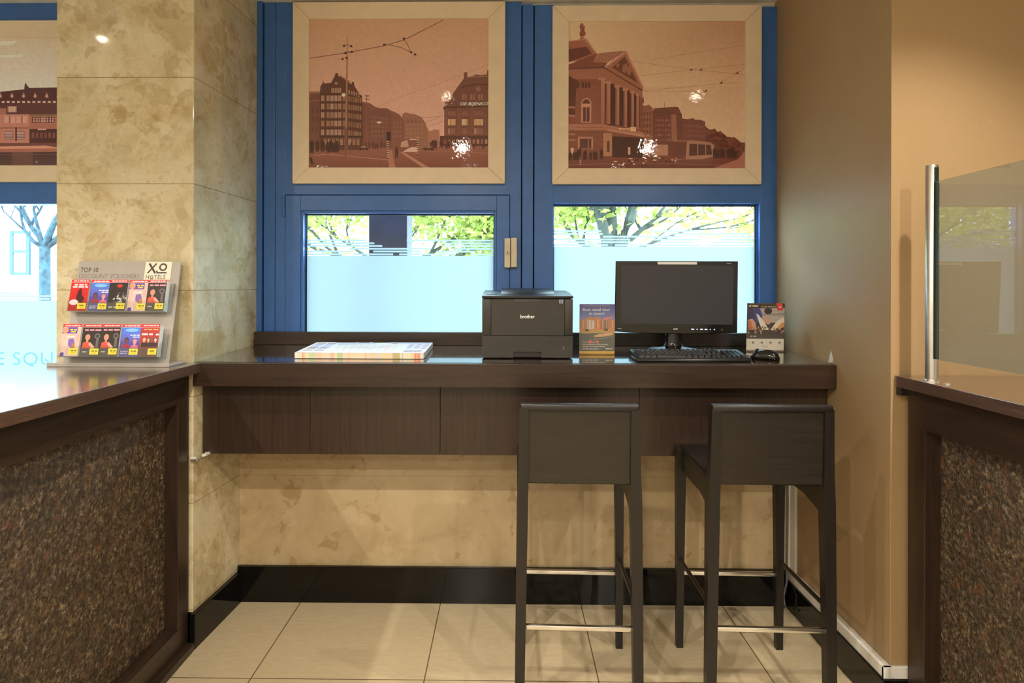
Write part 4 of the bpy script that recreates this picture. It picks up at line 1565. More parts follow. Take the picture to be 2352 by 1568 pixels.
# map pad
q0, q1 = desk(677, 823.5), desk(974, 825)
mw, md, mh = q1.x - q0.x, 0.30, 0.024
t = thing('map_pad', 'thick tear-off pad of city maps with striped edge lying on the desk', 'map pad', ((q0.x + q1.x) / 2, q0.y, desk_z(q0.y) + 0.0006), ROT)
mb = MB()
mb.prism([(-mw / 2, 0), (mw / 2 - 0.015, 0), (mw / 2 - 0.003, 0.004), (mw / 2, 0.016), (mw / 2, md - 0.01), (-mw / 2, md - 0.012)], 'Z', 0.0012, mh)
mb.build('sheets', M['paper'], t)
MB().prism([(-mw / 2 - 0.001, -0.001), (mw / 2 - 0.01, -0.001), (mw / 2 + 0.001, 0.012), (mw / 2 + 0.001, md), (-mw / 2 - 0.001, md)], 'Z', 0, 0.0011).build('backing_card', M['rubber'], t)
# striped front edge: printed sheet edges in bands
P = Paint(108, 255, 2050, 352, mw - 0.016, mh - 0.0016, ILL_D)
cols_ = [(108, 168, (226, 214, 186)), (168, 186, (204, 206, 160)), (186, 218, (222, 210, 180)), (218, 244, (226, 160, 116)), (244, 275, (232, 190, 140)), (275, 325, (220, 206, 172)), (325, 430, (196, 200, 150)), (430, 500, (228, 190, 160)), (500, 528, (226, 196, 140)), (528, 610, (232, 200, 170)), (610, 660, (220, 204, 170)), (660, 725, (228, 178, 146)), (725, 765, (222, 206, 168)), (765, 850, (184, 192, 136)), (850, 930, (230, 196, 170)), (930, 975, (232, 190, 140)), (975, 1080, (226, 200, 160)), (1080, 1190, (232, 200, 160)), (1190, 1220, (228, 180, 140)), (1220, 1310, (226, 196, 162)), (1310, 1335, (234, 196, 130)), (1335, 1475, (214, 196, 166)), (1475, 1510, (236, 204, 120)), (1510, 1625, (230, 196, 158)), (1625, 1735, (188, 168, 116)), (1735, 1770, (226, 206, 170)), (1770, 1785, (170, 180, 190)), (1785, 1905, (222, 208, 164)), (1905, 1960, (220, 196, 150)), (1960, 1985, (226, 130, 96)), (1985, 2010, (230, 160, 124)), (2010, 2050, (224, 140, 104))]
for a, b, c in cols_:
    P.rect(a, 255, b, 352, c, 0)
P.build('striped_edge', M['ink'], t, (-0.008, -0.0004, mh / 2 + 0.0004), thick=0)
# top map sheet with torn far edge
P = Paint(0, 0, 100, 60, mw, md, ILL_D)
edge = [(0, 60), (0, 1), (9, 0), (16, 0.5), (18, 2.5), (25, 3.5), (33, 3), (35, 1), (37, 3.5), (42, 4.5), (45, 3), (46.5, 0.2), (50, 4), (56, 4.6), (60, 2.5), (66, 0.5), (100, 1.5), (100, 54), (99, 58), (97, 60)]
P.poly(edge, (226, 222, 226), 0)
P.rect(22, 6, 80, 55, (224, 224, 214), 1)
P.poly([(22, 8), (52, 7), (56, 12), (22, 16)], (170, 190, 226), 2)
P.poly([(62, 2.5), (99, 3.5), (99, 9), (62, 7)], (176, 196, 228), 2)
for k in range(9):
    P.line([(24 + k * 6, 18), (30 + k * 5.4, 54)], 0.5, (214, 190, 180), 3)
    P.line([(23, 18 + k * 4), (79, 16 + k * 4.3)], 0.5, (196, 204, 180), 3)
for k in range(10):
    P.poly([(26 + P.rnd.uniform(0, 45), 20 + P.rnd.uniform(0, 28)) for _ in range(4)], P.rnd.choice([(206, 216, 190), (232, 214, 200), (214, 206, 222)]), 2)
for r in range(6):
    for c in range(2):
        P.rect(3 + c * 9, 6 + r * 8, 10 + c * 9, 10 + r * 8, P.rnd.choice([(128, 124, 158), (168, 152, 150), (150, 168, 206)]), 3)
for r in range(4):
    for c in range(3):
        P.rect(82 + c * 6, 11 + r * 8, 86.5 + c * 6, 15 + r * 8, P.rnd.choice([(140, 150, 196), (190, 170, 176), (176, 190, 214)]), 3)
P.rect(66, 8, 71, 11, (186, 110, 120), 4)
for r in range(5):
    P.bars(83, 97, 46 + r * 2.2, 1.0, (150, 150, 170), 4)
P.build('map_sheet', M['ink'], t, (0, md / 2, mh + 0.0003), (-PI / 2, 0, 0), thick=0)

# monitor
MX, MY = 0.735, 2.755
t = thing('computer_monitor', 'black flat computer monitor standing on the desk in front of the window', 'monitor', (MX, MY, desk_z(MY) + 0.0006), (DESK_A, 0, math.radians(-4.0)))
mb = MB()
N_ = 40
mb.loft([[(0.115 * s * math.cos(2 * PI * k / N_) , -0.005 + 0.085 * s * math.sin(2 * PI * k / N_), z) for k in range(N_)] for s, z in ((0.97, 0.0), (1.0, 0.003), (1.0, 0.008), (0.96, 0.012), (0.5, 0.018), (0.25, 0.020))])
mb.build('stand_base', M['gloss_black'], t, auto=True)
mb = MB()
mb.loft([[(0.036 * a_ * math.cos(2 * PI * k / 24), 0.012 + 0.024 * a_ * math.sin(2 * PI * k / 24), z) for k in range(24)] for a_, z in ((1.45, 0.012), (1.12, 0.022), (1.0, 0.04), (1.0, 0.14))])
mb.build('stand_neck', M['gloss_black'], t, auto=True)
zb0, zt0 = 0.083, 0.392
hw = 0.2595
yfm = -0.030
mb = MB()
N2 = 14


def mon_ring(y, inset, bulge=0.008):
    pts = []
    for k in range(N2 + 1):
        u = -1 + 2 * k / N2
        pts.append((u * (hw + 0.003 - inset), y, zb0 + inset - bulge * (1 - u * u)))
    pts += [(hw - inset, y, zt0 - inset), (-(hw - inset), y, zt0 - inset)]
    return pts


mb.loft([mon_ring(yfm, 0.003), mon_ring(yfm + 0.003, 0.0), mon_ring(yfm + 0.022, 0.0), mon_ring(yfm + 0.036, 0.02)])
mb.build('bezel', M['gloss_black'], t, auto=False)
MB().box(-hw * 0.55, yfm + 0.03, zb0 + 0.05, hw * 0.55, yfm + 0.055, zt0 - 0.07, 0.012).build('rear_housing', M['printer_dark'], t, auto=True)
sx0_, sx1_, sz0_, sz1_ = -0.236, 0.241, zb0 + 0.036, zt0 - 0.0185
MB().box(sx0_, yfm - 0.0008, sz0_, sx1_, yfm + 0.004, sz1_).build('screen', M['screen'], t)
k_ = 0.519 / 276.0
P = Paint(0, 0, 100, 40, 0.022, 0.0085)
P.text('acer', 50, 34, 46, (210, 204, 190), 0, width=90, slant=0.25, center=True, offset=0.03)
P.build('logo', M['ink'], t, (0.000, yfm - 0.0006, zb0 + 0.015), thick=0)
P = Paint(0, 0, 100, 20, 0.020, 0.003)
P.bars(0, 100, 4, 12, (150, 146, 138), 0)
P.build('model_mark', M['ink'], t, (-0.239, yfm - 0.0006, zb0 + 0.014), thick=0)
P = Paint(0, 0, 100, 20, 0.020, 0.003)
P.bars(0, 100, 4, 12, (150, 146, 138), 0)
P.build('model_mark', M['ink'], t, (0.222, yfm - 0.0006, zt0 - 0.010), thick=0)
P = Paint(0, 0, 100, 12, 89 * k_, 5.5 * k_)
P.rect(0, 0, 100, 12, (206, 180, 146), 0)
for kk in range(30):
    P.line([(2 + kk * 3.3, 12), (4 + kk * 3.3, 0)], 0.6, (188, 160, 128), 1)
P.build('bezel_reflection', M['ink'], t, (0.003, yfm - 0.0006, zt0 - 0.0085), thick=0)  # reflected light on the glossy bezel, painted as a cream hatched strip
for px_b, wd in ((1590, 6), (1600, 2.2), (1610, 6), (1620, 6), (1629.5, 1.5), (1639, 2.2)):
    xx = (px_b - 1551) * k_
    MB().box(xx - wd * k_ / 2, yfm - 0.0012, zb0 + 0.0118, xx + wd * k_ / 2, yfm + 0.001, zb0 + 0.0165).build('menu_button', M['button_light'], t)
mb = MB()
mb.tube([((1656 - 1551) * k_, yfm - 0.0012, zb0 + 0.0135), ((1656 - 1551) * k_, yfm + 0.001, zb0 + 0.0135)], 0.005, 18)
mb.build('power_button', M['printer'], t)

# keyboard
q0, q1 = desk(1466, 830.5), desk(1722, 830)
kw = 0.452
t = thing('keyboard', 'black computer keyboard lying on the desk in front of the monitor', 'keyboard', ((q0.x + q1.x) / 2, q0.y, desk_z(q0.y) + 0.0006), (DESK_A, 0, math.radians(0.8)))
mb = MB()
prof = [(0.0, 0.0), (-0.002, 0.006), (0.006, 0.014), (0.155, 0.026), (0.160, 0.020), (0.160, 0.0)]
mb.prism(prof, 'X', -kw / 2, kw / 2, bev=0.002)
mb.build('case', M['key'], t, auto=True)
mb = MB()
ang = math.atan2(0.012, 0.149)


def key(mb, x, y, w, d):
    z = 0.0135 + (y - 0.006) * 0.0805
    g = 0.0012
    lo = [(x + g, y + g, z), (x + w - g, y + g, z), (x + w - g, y + d - g, z + d * .08), (x + g, y + d - g, z + d * .08)]
    c = 0.0022
    hi = [(x + g + c, y + g + c, z + 0.0085), (x + w - g - c, y + g + c, z + 0.0085), (x + w - g - c, y + d - g - c * .5, z + 0.0095 + d * .05), (x + g + c, y + d - g - c * .5, z + 0.0095 + d * .05)]
    mb.hexa(lo, hi)


p_ = 0.0188
rows = [
    (0.010, [1.25, 1.25, 1.25, 6.25, 1.25, 1.25, 1.25, 1.25]),
    (0.029, [2.25] + [1] * 10 + [2.75]),
    (0.048, [1.75] + [1] * 11 + [2.25]),
    (0.067, [1.5] + [1] * 12 + [1.5]),
    (0.086, [1] * 13 + [2]),
]
for y, ws in rows:
    x = -kw / 2 + 0.010
    for w_ in ws:
        key(mb, x, y, w_ * p_, p_)
        x += w_ * p_
x0 = -kw / 2 + 0.010
for k in range(13):
    key(mb, x0 + k * p_ * 1.15, 0.113, p_, p_ * 0.8)
xn = x0 + 15.3 * p_
for r, n in ((0.010, (0, 1, 2)), (0.029, (1,)), (0.067, (0, 1, 2)), (0.086, (0, 1, 2)), (0.113, (0, 1, 2))):
    for c in n:
        key(mb, xn + c * p_, r, p_, p_)
xk = xn + 3.3 * p_
for r in (0.010, 0.029, 0.048, 0.067, 0.086):
    for c in range(4):
        key(mb, xk + c * p_, r, p_, p_)
mb.build('keycaps', M['key'], t)

# mouse
q = desk(1762, 826)
t = thing('computer_mouse', 'black computer mouse lying on the desk right of the keyboard', 'mouse', (q.x, q.y + 0.02, desk_z(q.y + 0.02) + 0.0006), (DESK_A, 0, math.radians(62)))
mb = MB()
rings = []
for i in range(15):
    u = i / 14.0
    y = -0.056 + 0.112 * u
    wdt = 0.031 * (max(0.02, 1 - (2 * u - 1) ** 4)) ** 0.5 * (1 - 0.12 * math.sin(PI * u))
    hgt = 0.037 * (max(0.02, 1 - abs(2 * (u ** 0.85) - 1) ** 2.6)) ** 0.6
    rings.append([(wdt * math.cos(a), y, 0.001 + hgt * max(0.0, math.sin(a)) ** 0.8) for a in (PI * k / 14 for k in range(15))])
mb.loft(rings)
mb.build('shell', M['gloss_black'], t, smooth=True)
mb = MB()
mb.tube([(-0.004, 0.030, 0.030), (0.004, 0.030, 0.030)], 0.009, 16)
mb.build('scroll_wheel', M['rubber'], t, auto=True)
mb = MB()
mb.tube([(0, 0.056, 0.008), (0.01, 0.085, 0.004), (0.05, 0.12, 0.003), (0.12, 0.12, 0.003)], 0.0018, 8)
mb.build('mouse_cord', M['rubber'], t, smooth=True)


# leaflets in acrylic stands
def leaflet_stand(label_h, label_l, px, py, w, h, rz, art):
    q = desk(px, py)
    loc = (q.x, q.y, desk_z(q.y) + 0.0006)
    s = thing('leaflet_holder', label_h, 'leaflet holder', loc, (DESK_A, 0, rz), 'clear leaflet holders on the desk')
    MB().box(-w / 2 - 0.002, 0.0035, 0.002, w / 2 + 0.002, 0.006, h + 0.003, 0.0008).build('back_sheet', M['acrylic'], s)
    MB().box(-w / 2 - 0.002, -0.0035, 0.002, w / 2 + 0.002, -0.0015, h - 0.006, 0.0006).build('front_sheet', M['acrylic'], s)
    MB().box(-w / 2 - 0.002, -0.030, 0.0, w / 2 + 0.002, 0.045, 0.002, 0.0006).build('foot', M['acrylic'], s)
    lf = thing('leaflet', label_l, 'leaflet', loc, (DESK_A, 0, rz), 'leaflets on the desk')
    art.build('printed_sheet', M['ink_semi'], lf, (0, 0.001, h / 2 + 0.0025), thick=0.0015, step=0.00005)
    return s


def art_boat(w, h):
    P = Paint(120, 95, 1095, 1490, w, h, ILL_D)
    P.grad(120, 95, 1095, 560, (84, 78, 122), (128, 134, 172), 0)
    P.bars(230, 940, 135, 22, (150, 118, 116), 3)
    P.text('Best canal tour', 215, 285, 112, (224, 208, 200), 4, width=750, offset=0.01)
    P.text('in town!', 390, 395, 112, (224, 208, 200), 4, width=410, offset=0.01)
    P.poly([(120, 560), (180, 510), (300, 500), (320, 460), (420, 440), (520, 470), (600, 450), (690, 455), (720, 540), (1095, 520), (1095, 800), (120, 800)], (188, 128, 92), 1)
    for k, (x, c) in enumerate(((150, (196, 130, 88)), (330, (206, 176, 152)), (420, (214, 188, 166)), (560, (222, 136, 72)), (690, (178, 120, 84)), (800, (150, 112, 84)), (960, (206, 134, 86)))):
        P.rect(x, 520 + (k % 3) * 16, x + 110, 790, c, 2)
        for j in range(4):
            P.rect(x + 20, 560 + j * 55, x + 40, 590 + j * 55, (140, 96, 76), 3)
            P.rect(x + 62, 560 + j * 55, x + 82, 590 + j * 55, (226, 196, 170), 3)
    P.poly([(760, 510), (830, 465), (1040, 435), (1030, 470), (880, 520), (770, 540)], (232, 128, 104), 4)
    P.rect(120, 790, 1095, 900, (200, 142, 92), 3)
    P.ell(325, 850, 60, 60, (92, 70, 52), 4, 16, PI, 2 * PI)
    P.ell(850, 840, 60, 60, (92, 74, 52), 4, 16, PI, 2 * PI)
    P.poly([(160, 880), (860, 860), (860, 900), (200, 920)], (190, 160, 86), 5)
    P.rect(120, 905, 1095, 1420, (104, 96, 84), 2)
    P.poly([(510, 985), (660, 930), (900, 915), (1060, 890), (1060, 960), (760, 1010), (540, 1020)], (206, 160, 104), 4)
    P.poly([(640, 950), (880, 905), (990, 915), (900, 960)], (226, 156, 136), 5)
    P.line([(500, 1090), (800, 1050), (1040, 1000)], 14, (160, 150, 140), 4)
    P.ell(418, 1150, 44, 44, (232, 104, 96), 5)
    P.ell(616, 1150, 44, 44, (232, 104, 96), 5)
    P.bars(215, 370, 1150, 22, (184, 168, 150), 4)
    P.bars(470, 570, 1150, 22, (184, 168, 150), 4)
    for y, x in ((1212, 930), (1275, 830), (1340, 650)):
        P.bars(215, x, y, 24, (196, 180, 158), 4)
    P.bars(850, 1030, 1330, 30, (212, 184, 140), 4)
    P.grad(120, 1415, 1095, 1490, (214, 166, 70), (210, 150, 62), 3)
    return P


def art_stadium(w, h):
    P = Paint(150, 60, 1340, 1500, w, h, ILL_D)
    P.rect(150, 60, 1340, 1130, (74, 64, 62), 0)
    P.grad(150, 190, 560, 700, (72, 66, 78), (60, 56, 92), 1)
    P.poly([(420, 210), (1340, 200), (1340, 640), (700, 640), (560, 420)], (178, 158, 142), 2)
    P.poly([(560, 380), (1340, 350), (1340, 420), (600, 420)], (150, 132, 116), 3)
    P.poly([(360, 200), (560, 220), (640, 420), (600, 650), (400, 640)], (76, 74, 122), 3)
    P.ell(820, 290, 125, 100, (60, 50, 54), 4, 24)
    P.poly([(440, 380), (500, 390), (720, 640), (860, 860), (640, 860), (540, 640)], (226, 206, 180), 4)
    P.poly([(180, 560), (320, 520), (420, 640), (470, 860), (180, 860)], (206, 150, 118), 3)
    P.poly([(180, 600), (270, 580), (330, 840), (180, 850)], (196, 110, 74), 4)
    P.poly([(1300, 470), (1340, 540), (1340, 760), (1000, 880), (900, 860), (1080, 620)], (224, 200, 166), 4)
    P.poly([(690, 500), (840, 480), (900, 680), (820, 700), (690, 620)], (206, 148, 110), 3)
    P.poly([(1240, 650), (1340, 640), (1340, 760), (1080, 900), (1060, 860)], (214, 140, 86), 5)
    for k in range(60):
        x = P.rnd.uniform(170, 1320)
        y = P.rnd.uniform(780, 1000)
        P.poly([(x, y), (x + 26, y - 60), (x + 44, y - 50), (x + 24, y + 20)], P.rnd.choice([(84, 64, 50), (186, 130, 98), (212, 160, 126), (66, 52, 46), (96, 72, 54)]), 6)
    P.rect(150, 985, 1340, 1130, (84, 72, 60), 5)
    P.bars(270, 490, 1040, 34, (176, 164, 146), 7)
    P.rect(150, 60, 1340, 200, (64, 54, 44), 5)
    P.bars(200, 570, 120, 48, (206, 184, 136), 7)
    P.bars(600, 1080, 150, 28, (190, 168, 124), 7)
    P.poly([(1060, 60), (1250, 60), (1290, 160), (1270, 280), (1190, 260), (1110, 300), (1110, 160)], (206, 62, 54), 7)
    P.bars(1150, 1240, 150, 40, (234, 180, 160), 8)
    P.rect(150, 1130, 1340, 1500, (216, 196, 170), 6)
    for x in (360, 640, 920, 1200):
        P.ell(x, 1245, 44, 42, (158, 142, 124), 7, 12)
        P.ell(x + 6, 1240, 20, 20, (110, 98, 86), 8, 10)
    P.bars(660, 830, 1360, 24, (172, 150, 122), 7)
    P.rect(150, 1465, 1340, 1500, (150, 124, 104), 7)
    return P


LW, LH = 0.1485, 0.210
leaflet_stand('clear acrylic stand holding the canal tour leaflet', 'canal tour leaflet in a clear stand between printer and monitor', 1371, 814, LW, LH, math.radians(0.5), art_boat(LW, LH))
leaflet_stand('clear acrylic stand holding the stadium leaflet', 'stadium leaflet with red corner flag in a clear stand behind the mouse', 1757, 807.5, 0.160, 0.208, math.radians(-1.5), art_stadium(0.160, 0.208))

# ------------------------------------------------------------------ voucher stand on the left counter
bx0, bx1 = -1.688, -1.236
by0, by1 = 2.262, 2.385
zc = DESK_Z + 0.0006
t = thing('voucher_stand', 'silver counter stand with two tiers of discount voucher leaflets by the pillar', 'leaflet stand', ((bx0 + bx1) / 2, by0, zc))
hwb = (bx1 - bx0) / 2
MB().box(-hwb, 0.0, 0.0, hwb, by1 - by0, 0.008, 0.001).build('base', M['silver_board'], t)
lean = math.atan2(0.085, 0.375)
board = bpy.data.objects.new('backboard_pivot', None)
bw, bh = 0.393, 0.392
bcx = (-1.642 - 1.249) / 2 - (bx0 + bx1) / 2
bt = Vector((bcx, 0.020, 0.008))
bpy.data.objects.remove(board)


def on_board(u, n, v):
    """stand coordinates of a point u right of the board's middle, v up the board, n in front of it"""
    return bt + Vector((u, math.sin(lean) * v - math.cos(lean) * n, math.cos(lean) * v + math.sin(lean) * n))


mb = MB()
mb.box(-bw / 2, 0.0, 0.0, bw / 2, 0.006, bh, 0.0008)
bd = mb.build('backboard', M['silver_board'], t, loc=bt, rot=(-lean, 0, 0))
# printing on the board, in pixels of the photograph on the board
P = Paint(172, 604, 408, 660, bw * 0.995, 56 * bw / 236, ILL_D)
P.text('TOP 10', 178, 629, 15.6, (96, 84, 74), 1, width=41, offset=0.012)
P.text('DISCOUNT VOUCHERS', 177, 643.5, 15.6, (128, 114, 102), 1, width=139, offset=-0.006)
P.build('title_lettering', M['ink'], bd, (0, -0.0003, bh - 28 * bw / 236 - 0.001), thick=0)
lw = 61 * bw / 236
P = Paint(0, 0, 61, 42, lw, 42 * bw / 236, ILL_D)
P.rect(0, 0, 61, 42, (226, 210, 180), 0)
INK = (58, 48, 40)
P.line([(9, 4), (25, 27)], 4.6, INK, 2)
P.line([(25.5, 4), (7, 27)], 3.6, INK, 2)
P.ring(41.5, 12.5, 9.2, 3.6, INK, 2)
P.rect(27.5, 24, 51, 27.5, INK, 2)
P.ell(28, 22.5, 2.2, 1.8, INK, 2, 10)
P.text('H', 4.5, 40.5, 14, INK, 2, width=7.5)
P.ring(18, 36, 3.8, 1.4, INK, 2, 18)
P.rect(14.6, 39.9, 21.6, 41, INK, 3)
P.text('TELS', 23.5, 40.5, 14, INK, 2, width=26)
P.build('logo_card', M['ink'], bd, ((328 + 30.5 - 290) * bw / 236 - 0.001, -0.0012, bh - 0.002 - 21 * bw / 236), thick=0.001, body=(0.7, 0.65, 0.55))
# tiers: clear pocket tray, one bay per leaflet
TIERS = ((0.193, 0.045), (0.024, 0.052))
HB, WB = 0.118, 0.0695
for zt_, nd in TIERS:
    mb = MB()
    mb.hexa([on_board(-0.1835, 0.0, zt_ - 0.004), on_board(0.1835, 0.0, zt_ - 0.004), on_board(0.1835, nd, zt_ - 0.004), on_board(-0.1835, nd, zt_ - 0.004)],
            [on_board(-0.1835, 0.0, zt_ - 0.002), on_board(0.1835, 0.0, zt_ - 0.002), on_board(0.1835, nd, zt_ - 0.002), on_board(-0.1835, nd, zt_ - 0.002)])
    mb.hexa([on_board(-0.1835, nd, zt_ - 0.004), on_board(0.1835, nd, zt_ - 0.004), on_board(0.1835, nd + 0.0015, zt_ - 0.004), on_board(-0.1835, nd + 0.0015, zt_ - 0.004)],
            [on_board(-0.1835, nd, zt_ + 0.036), on_board(0.1835, nd, zt_ + 0.036), on_board(0.1835, nd + 0.0015, zt_ + 0.036), on_board(-0.1835, nd + 0.0015, zt_ + 0.036)])
    for sgn in (-1, 1):
        u0, u1 = (-0.185, -0.1835) if sgn < 0 else (0.1835, 0.185)
        mb.hexa([on_board(u0, 0, zt_ - 0.004), on_board(u1, 0, zt_ - 0.004), on_board(u1, nd, zt_ - 0.004), on_board(u0, nd, zt_ - 0.004)],
                [on_board(u0, 0, zt_ + 0.085), on_board(u1, 0, zt_ + 0.085), on_board(u1, nd, zt_ + 0.045), on_board(u0, nd, zt_ + 0.045)])
    mb.build('pocket_tray', M['acrylic'], t)
MB().box(-hwb, 0.0, 0.008, hwb, 0.003, 0.014, 0.0005).build('front_lip', M['silver_board'], t)
q = on_board(0.186, 0.0, 0.30)
MB().tube([on_board(0.190, 0.012, 0.252), on_board(0.190, 0.012, 0.302)], 0.0022, 8).build('hanging_pin', M['cable'], t)


def person_blob(P, cx, cy, s, skin, top, hair, layer=3):
    P.poly([(cx - s * .95, cy + s * 2.3), (cx - s * .8, cy + s * 1.05), (cx - s * .25, cy + s * .8), (cx + s * .25, cy + s * .8), (cx + s * .8, cy + s * 1.05), (cx + s * .95, cy + s * 2.3)], top, layer)
    P.rect(cx - s * .18, cy + s * .4, cx + s * .18, cy + s * .95, skin, layer + 1)
    P.ell(cx, cy - s * .05, s * .5, s * .62, hair, layer + 1, 16)
    P.ell(cx, cy + s * .05, s * .38, s * .5, skin, layer + 2, 16)


def brochure_art(kind):
    P = Paint(0, 0, 100, 170, WB, HB, ILL_D)
    P.rect(0, 0, 100, 170, (200, 190, 180), 0)
    if kind == 'red':
        P.grad(0, 16, 100, 170, (200, 40, 40), (176, 30, 30), 1)
        P.bars(18, 86, 24, 8, (236, 210, 200), 4)
        P.bars(10, 96, 36, 8, (236, 210, 200), 4)
        P.poly([(42, 120), (36, 96), (44, 60), (54, 46), (64, 58), (66, 84), (82, 100), (74, 128)], (70, 26, 24), 3)
        P.ell(28, 124, 24, 15, (226, 206, 196), 5)
    elif kind == 'blue':
        P.grad(0, 16, 100, 90, (70, 120, 206), (92, 84, 160), 1)
        P.grad(0, 90, 100, 170, (80, 66, 136), (86, 74, 120), 1)
        P.ell(52, 30, 34, 9, (120, 178, 230), 3)
        P.bars(46, 96, 54, 5, (226, 220, 226), 4)
        P.bars(60, 98, 64, 5, (226, 220, 226), 4)
        person_blob(P, 30, 84, 24, (104, 60, 60), (150, 40, 52), (50, 36, 60), 2)
        person_blob(P, 74, 90, 23, (216, 140, 130), (206, 96, 110), (176, 96, 96), 2)
        P.rect(0, 124, 100, 170, (92, 82, 116), 6)
        P.bars(6, 44, 140, 5, (190, 180, 190), 7)
        P.bars(4, 46, 150, 5, (190, 180, 190), 7)
    elif kind == 'black':
        P.rect(0, 16, 100, 170, (44, 36, 33), 1)
        P.poly([(40, 34), (52, 24), (62, 24), (74, 34), (66, 42), (48, 42)], (196, 44, 40), 3)
        for k in range(22):
            x, y = P.rnd.uniform(30, 95), P.rnd.uniform(70, 125)
            P.poly([(x, y), (x + 9, y - 4), (x + 5, y + 9), (x - 4, y + 7)], P.rnd.choice([(150, 140, 126), (96, 86, 76), (188, 180, 164)]), 3)
        P.rect(0, 124, 100, 170, (86, 76, 68), 4)
        P.bars(10, 56, 146, 7, (190, 180, 160), 5)
    elif kind == 'cream':
        P.rect(0, 16, 100, 170, (206, 170, 150), 1)
        P.rect(0, 16, 80, 50, (100, 64, 140), 2)
        P.ell(16, 32, 16, 18, (226, 140, 110), 3)
        P.bars(40, 76, 26, 7, (226, 200, 60), 4)
        P.bars(46, 72, 37, 7, (226, 200, 60), 4)
        P.bars(26, 70, 64, 6, (240, 230, 220), 4)
        P.poly([(40, 80), (66, 76), (74, 100), (60, 130), (40, 110)], (120, 90, 156), 3)
        P.poly([(4, 170), (14, 130), (20, 90), (30, 60), (38, 92), (34, 130), (30, 170)], (226, 178, 156), 4)
        P.poly([(78, 60), (96, 56), (96, 96), (80, 92)], (220, 160, 140), 3)
        P.poly([(54, 150), (60, 104), (76, 100), (80, 150)], (172, 110, 66), 4)
        P.poly([(2, 170), (8, 150), (24, 150), (26, 170)], (80, 60, 130), 5)
    elif kind == 'woman':
        P.rect(0, 16, 100, 170, (46, 36, 33), 1)
        P.bars(10, 96, 26, 8, (226, 140, 146), 4)
        P.ell(80, 62, 14, 14, (120, 112, 104), 3)
        P.ell(80, 62, 10, 10, (60, 52, 48), 4)
        P.rect(76, 76, 90, 122, (96, 88, 82), 3)
        person_blob(P, 30, 70, 27, (196, 130, 104), (196, 74, 56), (176, 140, 96), 3)
        P.poly([(36, 104), (46, 94), (74, 122), (58, 126)], (216, 150, 124), 7)
        P.rect(0, 126, 100, 170, (84, 74, 66), 8)
        P.bars(12, 44, 142, 7, (176, 166, 150), 9)
    else:
        P.grad(0, 16, 100, 170, (176, 48, 44), (112, 60, 50), 1)
        P.bars(16, 92, 24, 7, (220, 150, 90), 4)
        P.bars(8, 66, 48, 10, (226, 200, 190), 4)
        P.bars(82, 98, 50, 9, (226, 200, 190), 4)
        for x, c in ((24, (214, 170, 120)), (46, (206, 160, 130)), (64, (120, 80, 66)), (84, (206, 190, 180))):
            person_blob(P, x, 82, 16, c, (50, 38, 38), (196, 160, 90) if x < 40 else (90, 60, 50), 3)
        P.rect(0, 126, 100, 170, (104, 74, 62), 7)
    P.rect(0, 0, 100, 14, (214, 44, 40), 10)
    P.bars(12, 92, 4.5, 5, (246, 214, 206), 11)
    P.rect(0, 14, 100, 15.5, (226, 206, 196), 10)
    P.rect(50, 128, 96, 160, (236, 208, 60), 12)
    P.bars(60, 90, 138, 6, (120, 100, 40), 13)
    P.bars(66, 86, 150, 2.5, (200, 120, 40), 13)
    return P


TOP_ = [('red', 'red voucher leaflet with dark figure and white circle'),
        ('blue', 'blue voucher leaflet with two people, in the upper tier of the stand'),
        ('black', 'black voucher leaflet with small red crest'),
        ('cream', 'cream and purple voucher leaflet, in the upper tier of the stand'),
        ('woman', 'black voucher leaflet with woman in red, in the upper tier of the stand')]
BOT_ = [('cream', 'cream and purple voucher leaflet, in the lower tier of the stand'),
        ('woman', 'black voucher leaflet with woman in red, lower tier, beside the cream one'),
        ('woman', 'black voucher leaflet with woman in red, lower tier, beside the blue one'),
        ('blue', 'blue voucher leaflet with two people, in the lower tier of the stand'),
        ('family', 'dark red voucher leaflet with four people at the end of the lower tier')]
stand_loc = Vector(((bx0 + bx1) / 2, by0, zc))
for (zt_, nd), row in zip(TIERS, (TOP_, BOT_)):
    for k, (kind, lab) in enumerate(row):
        u = -0.1440 + 0.0722 * k - 0.003
        n_ = nd - 0.0025 - (0.006 if k % 2 else 0.0)
        q = stand_loc + on_board(u, n_, zt_ - 0.0015)
        lf = thing('voucher_leaflet', lab, 'leaflet', q, (-lean, 0, math.radians(1.0 if k % 2 else -0.8)), 'voucher leaflets in the counter stand')
        P = brochure_art(kind)
        P.build('front_sheet', M['ink_semi'], lf, (0, 0, HB / 2), thick=0.001, step=0.00004)
        MB().box(-WB / 2 + 0.0005, 0.0012, 0, WB / 2 - 0.0005, 0.026, HB - 0.002).build('stacked_copies', M['paper'], lf)

# ------------------------------------------------------------------ loose cable in the corner
mb = MB()
xc = 1.207
mb.tube([(xc + 0.012, 2.722, 0.74), (xc + 0.014, 2.722, 0.45), (xc + 0.012, 2.722, 0.20), (xc + 0.008, 2.715, 0.12), (xc - 0.008, 2.712, 0.06), (xc - 0.004, 2.705, 0.018), (xc - 0.02, 2.700, 0.006)], 0.0048, 10)
tag(mb.build('loose_cable', M['cable'], smooth=True), 'grey cable hanging down to the floor in the corner behind the stool', 'cable')

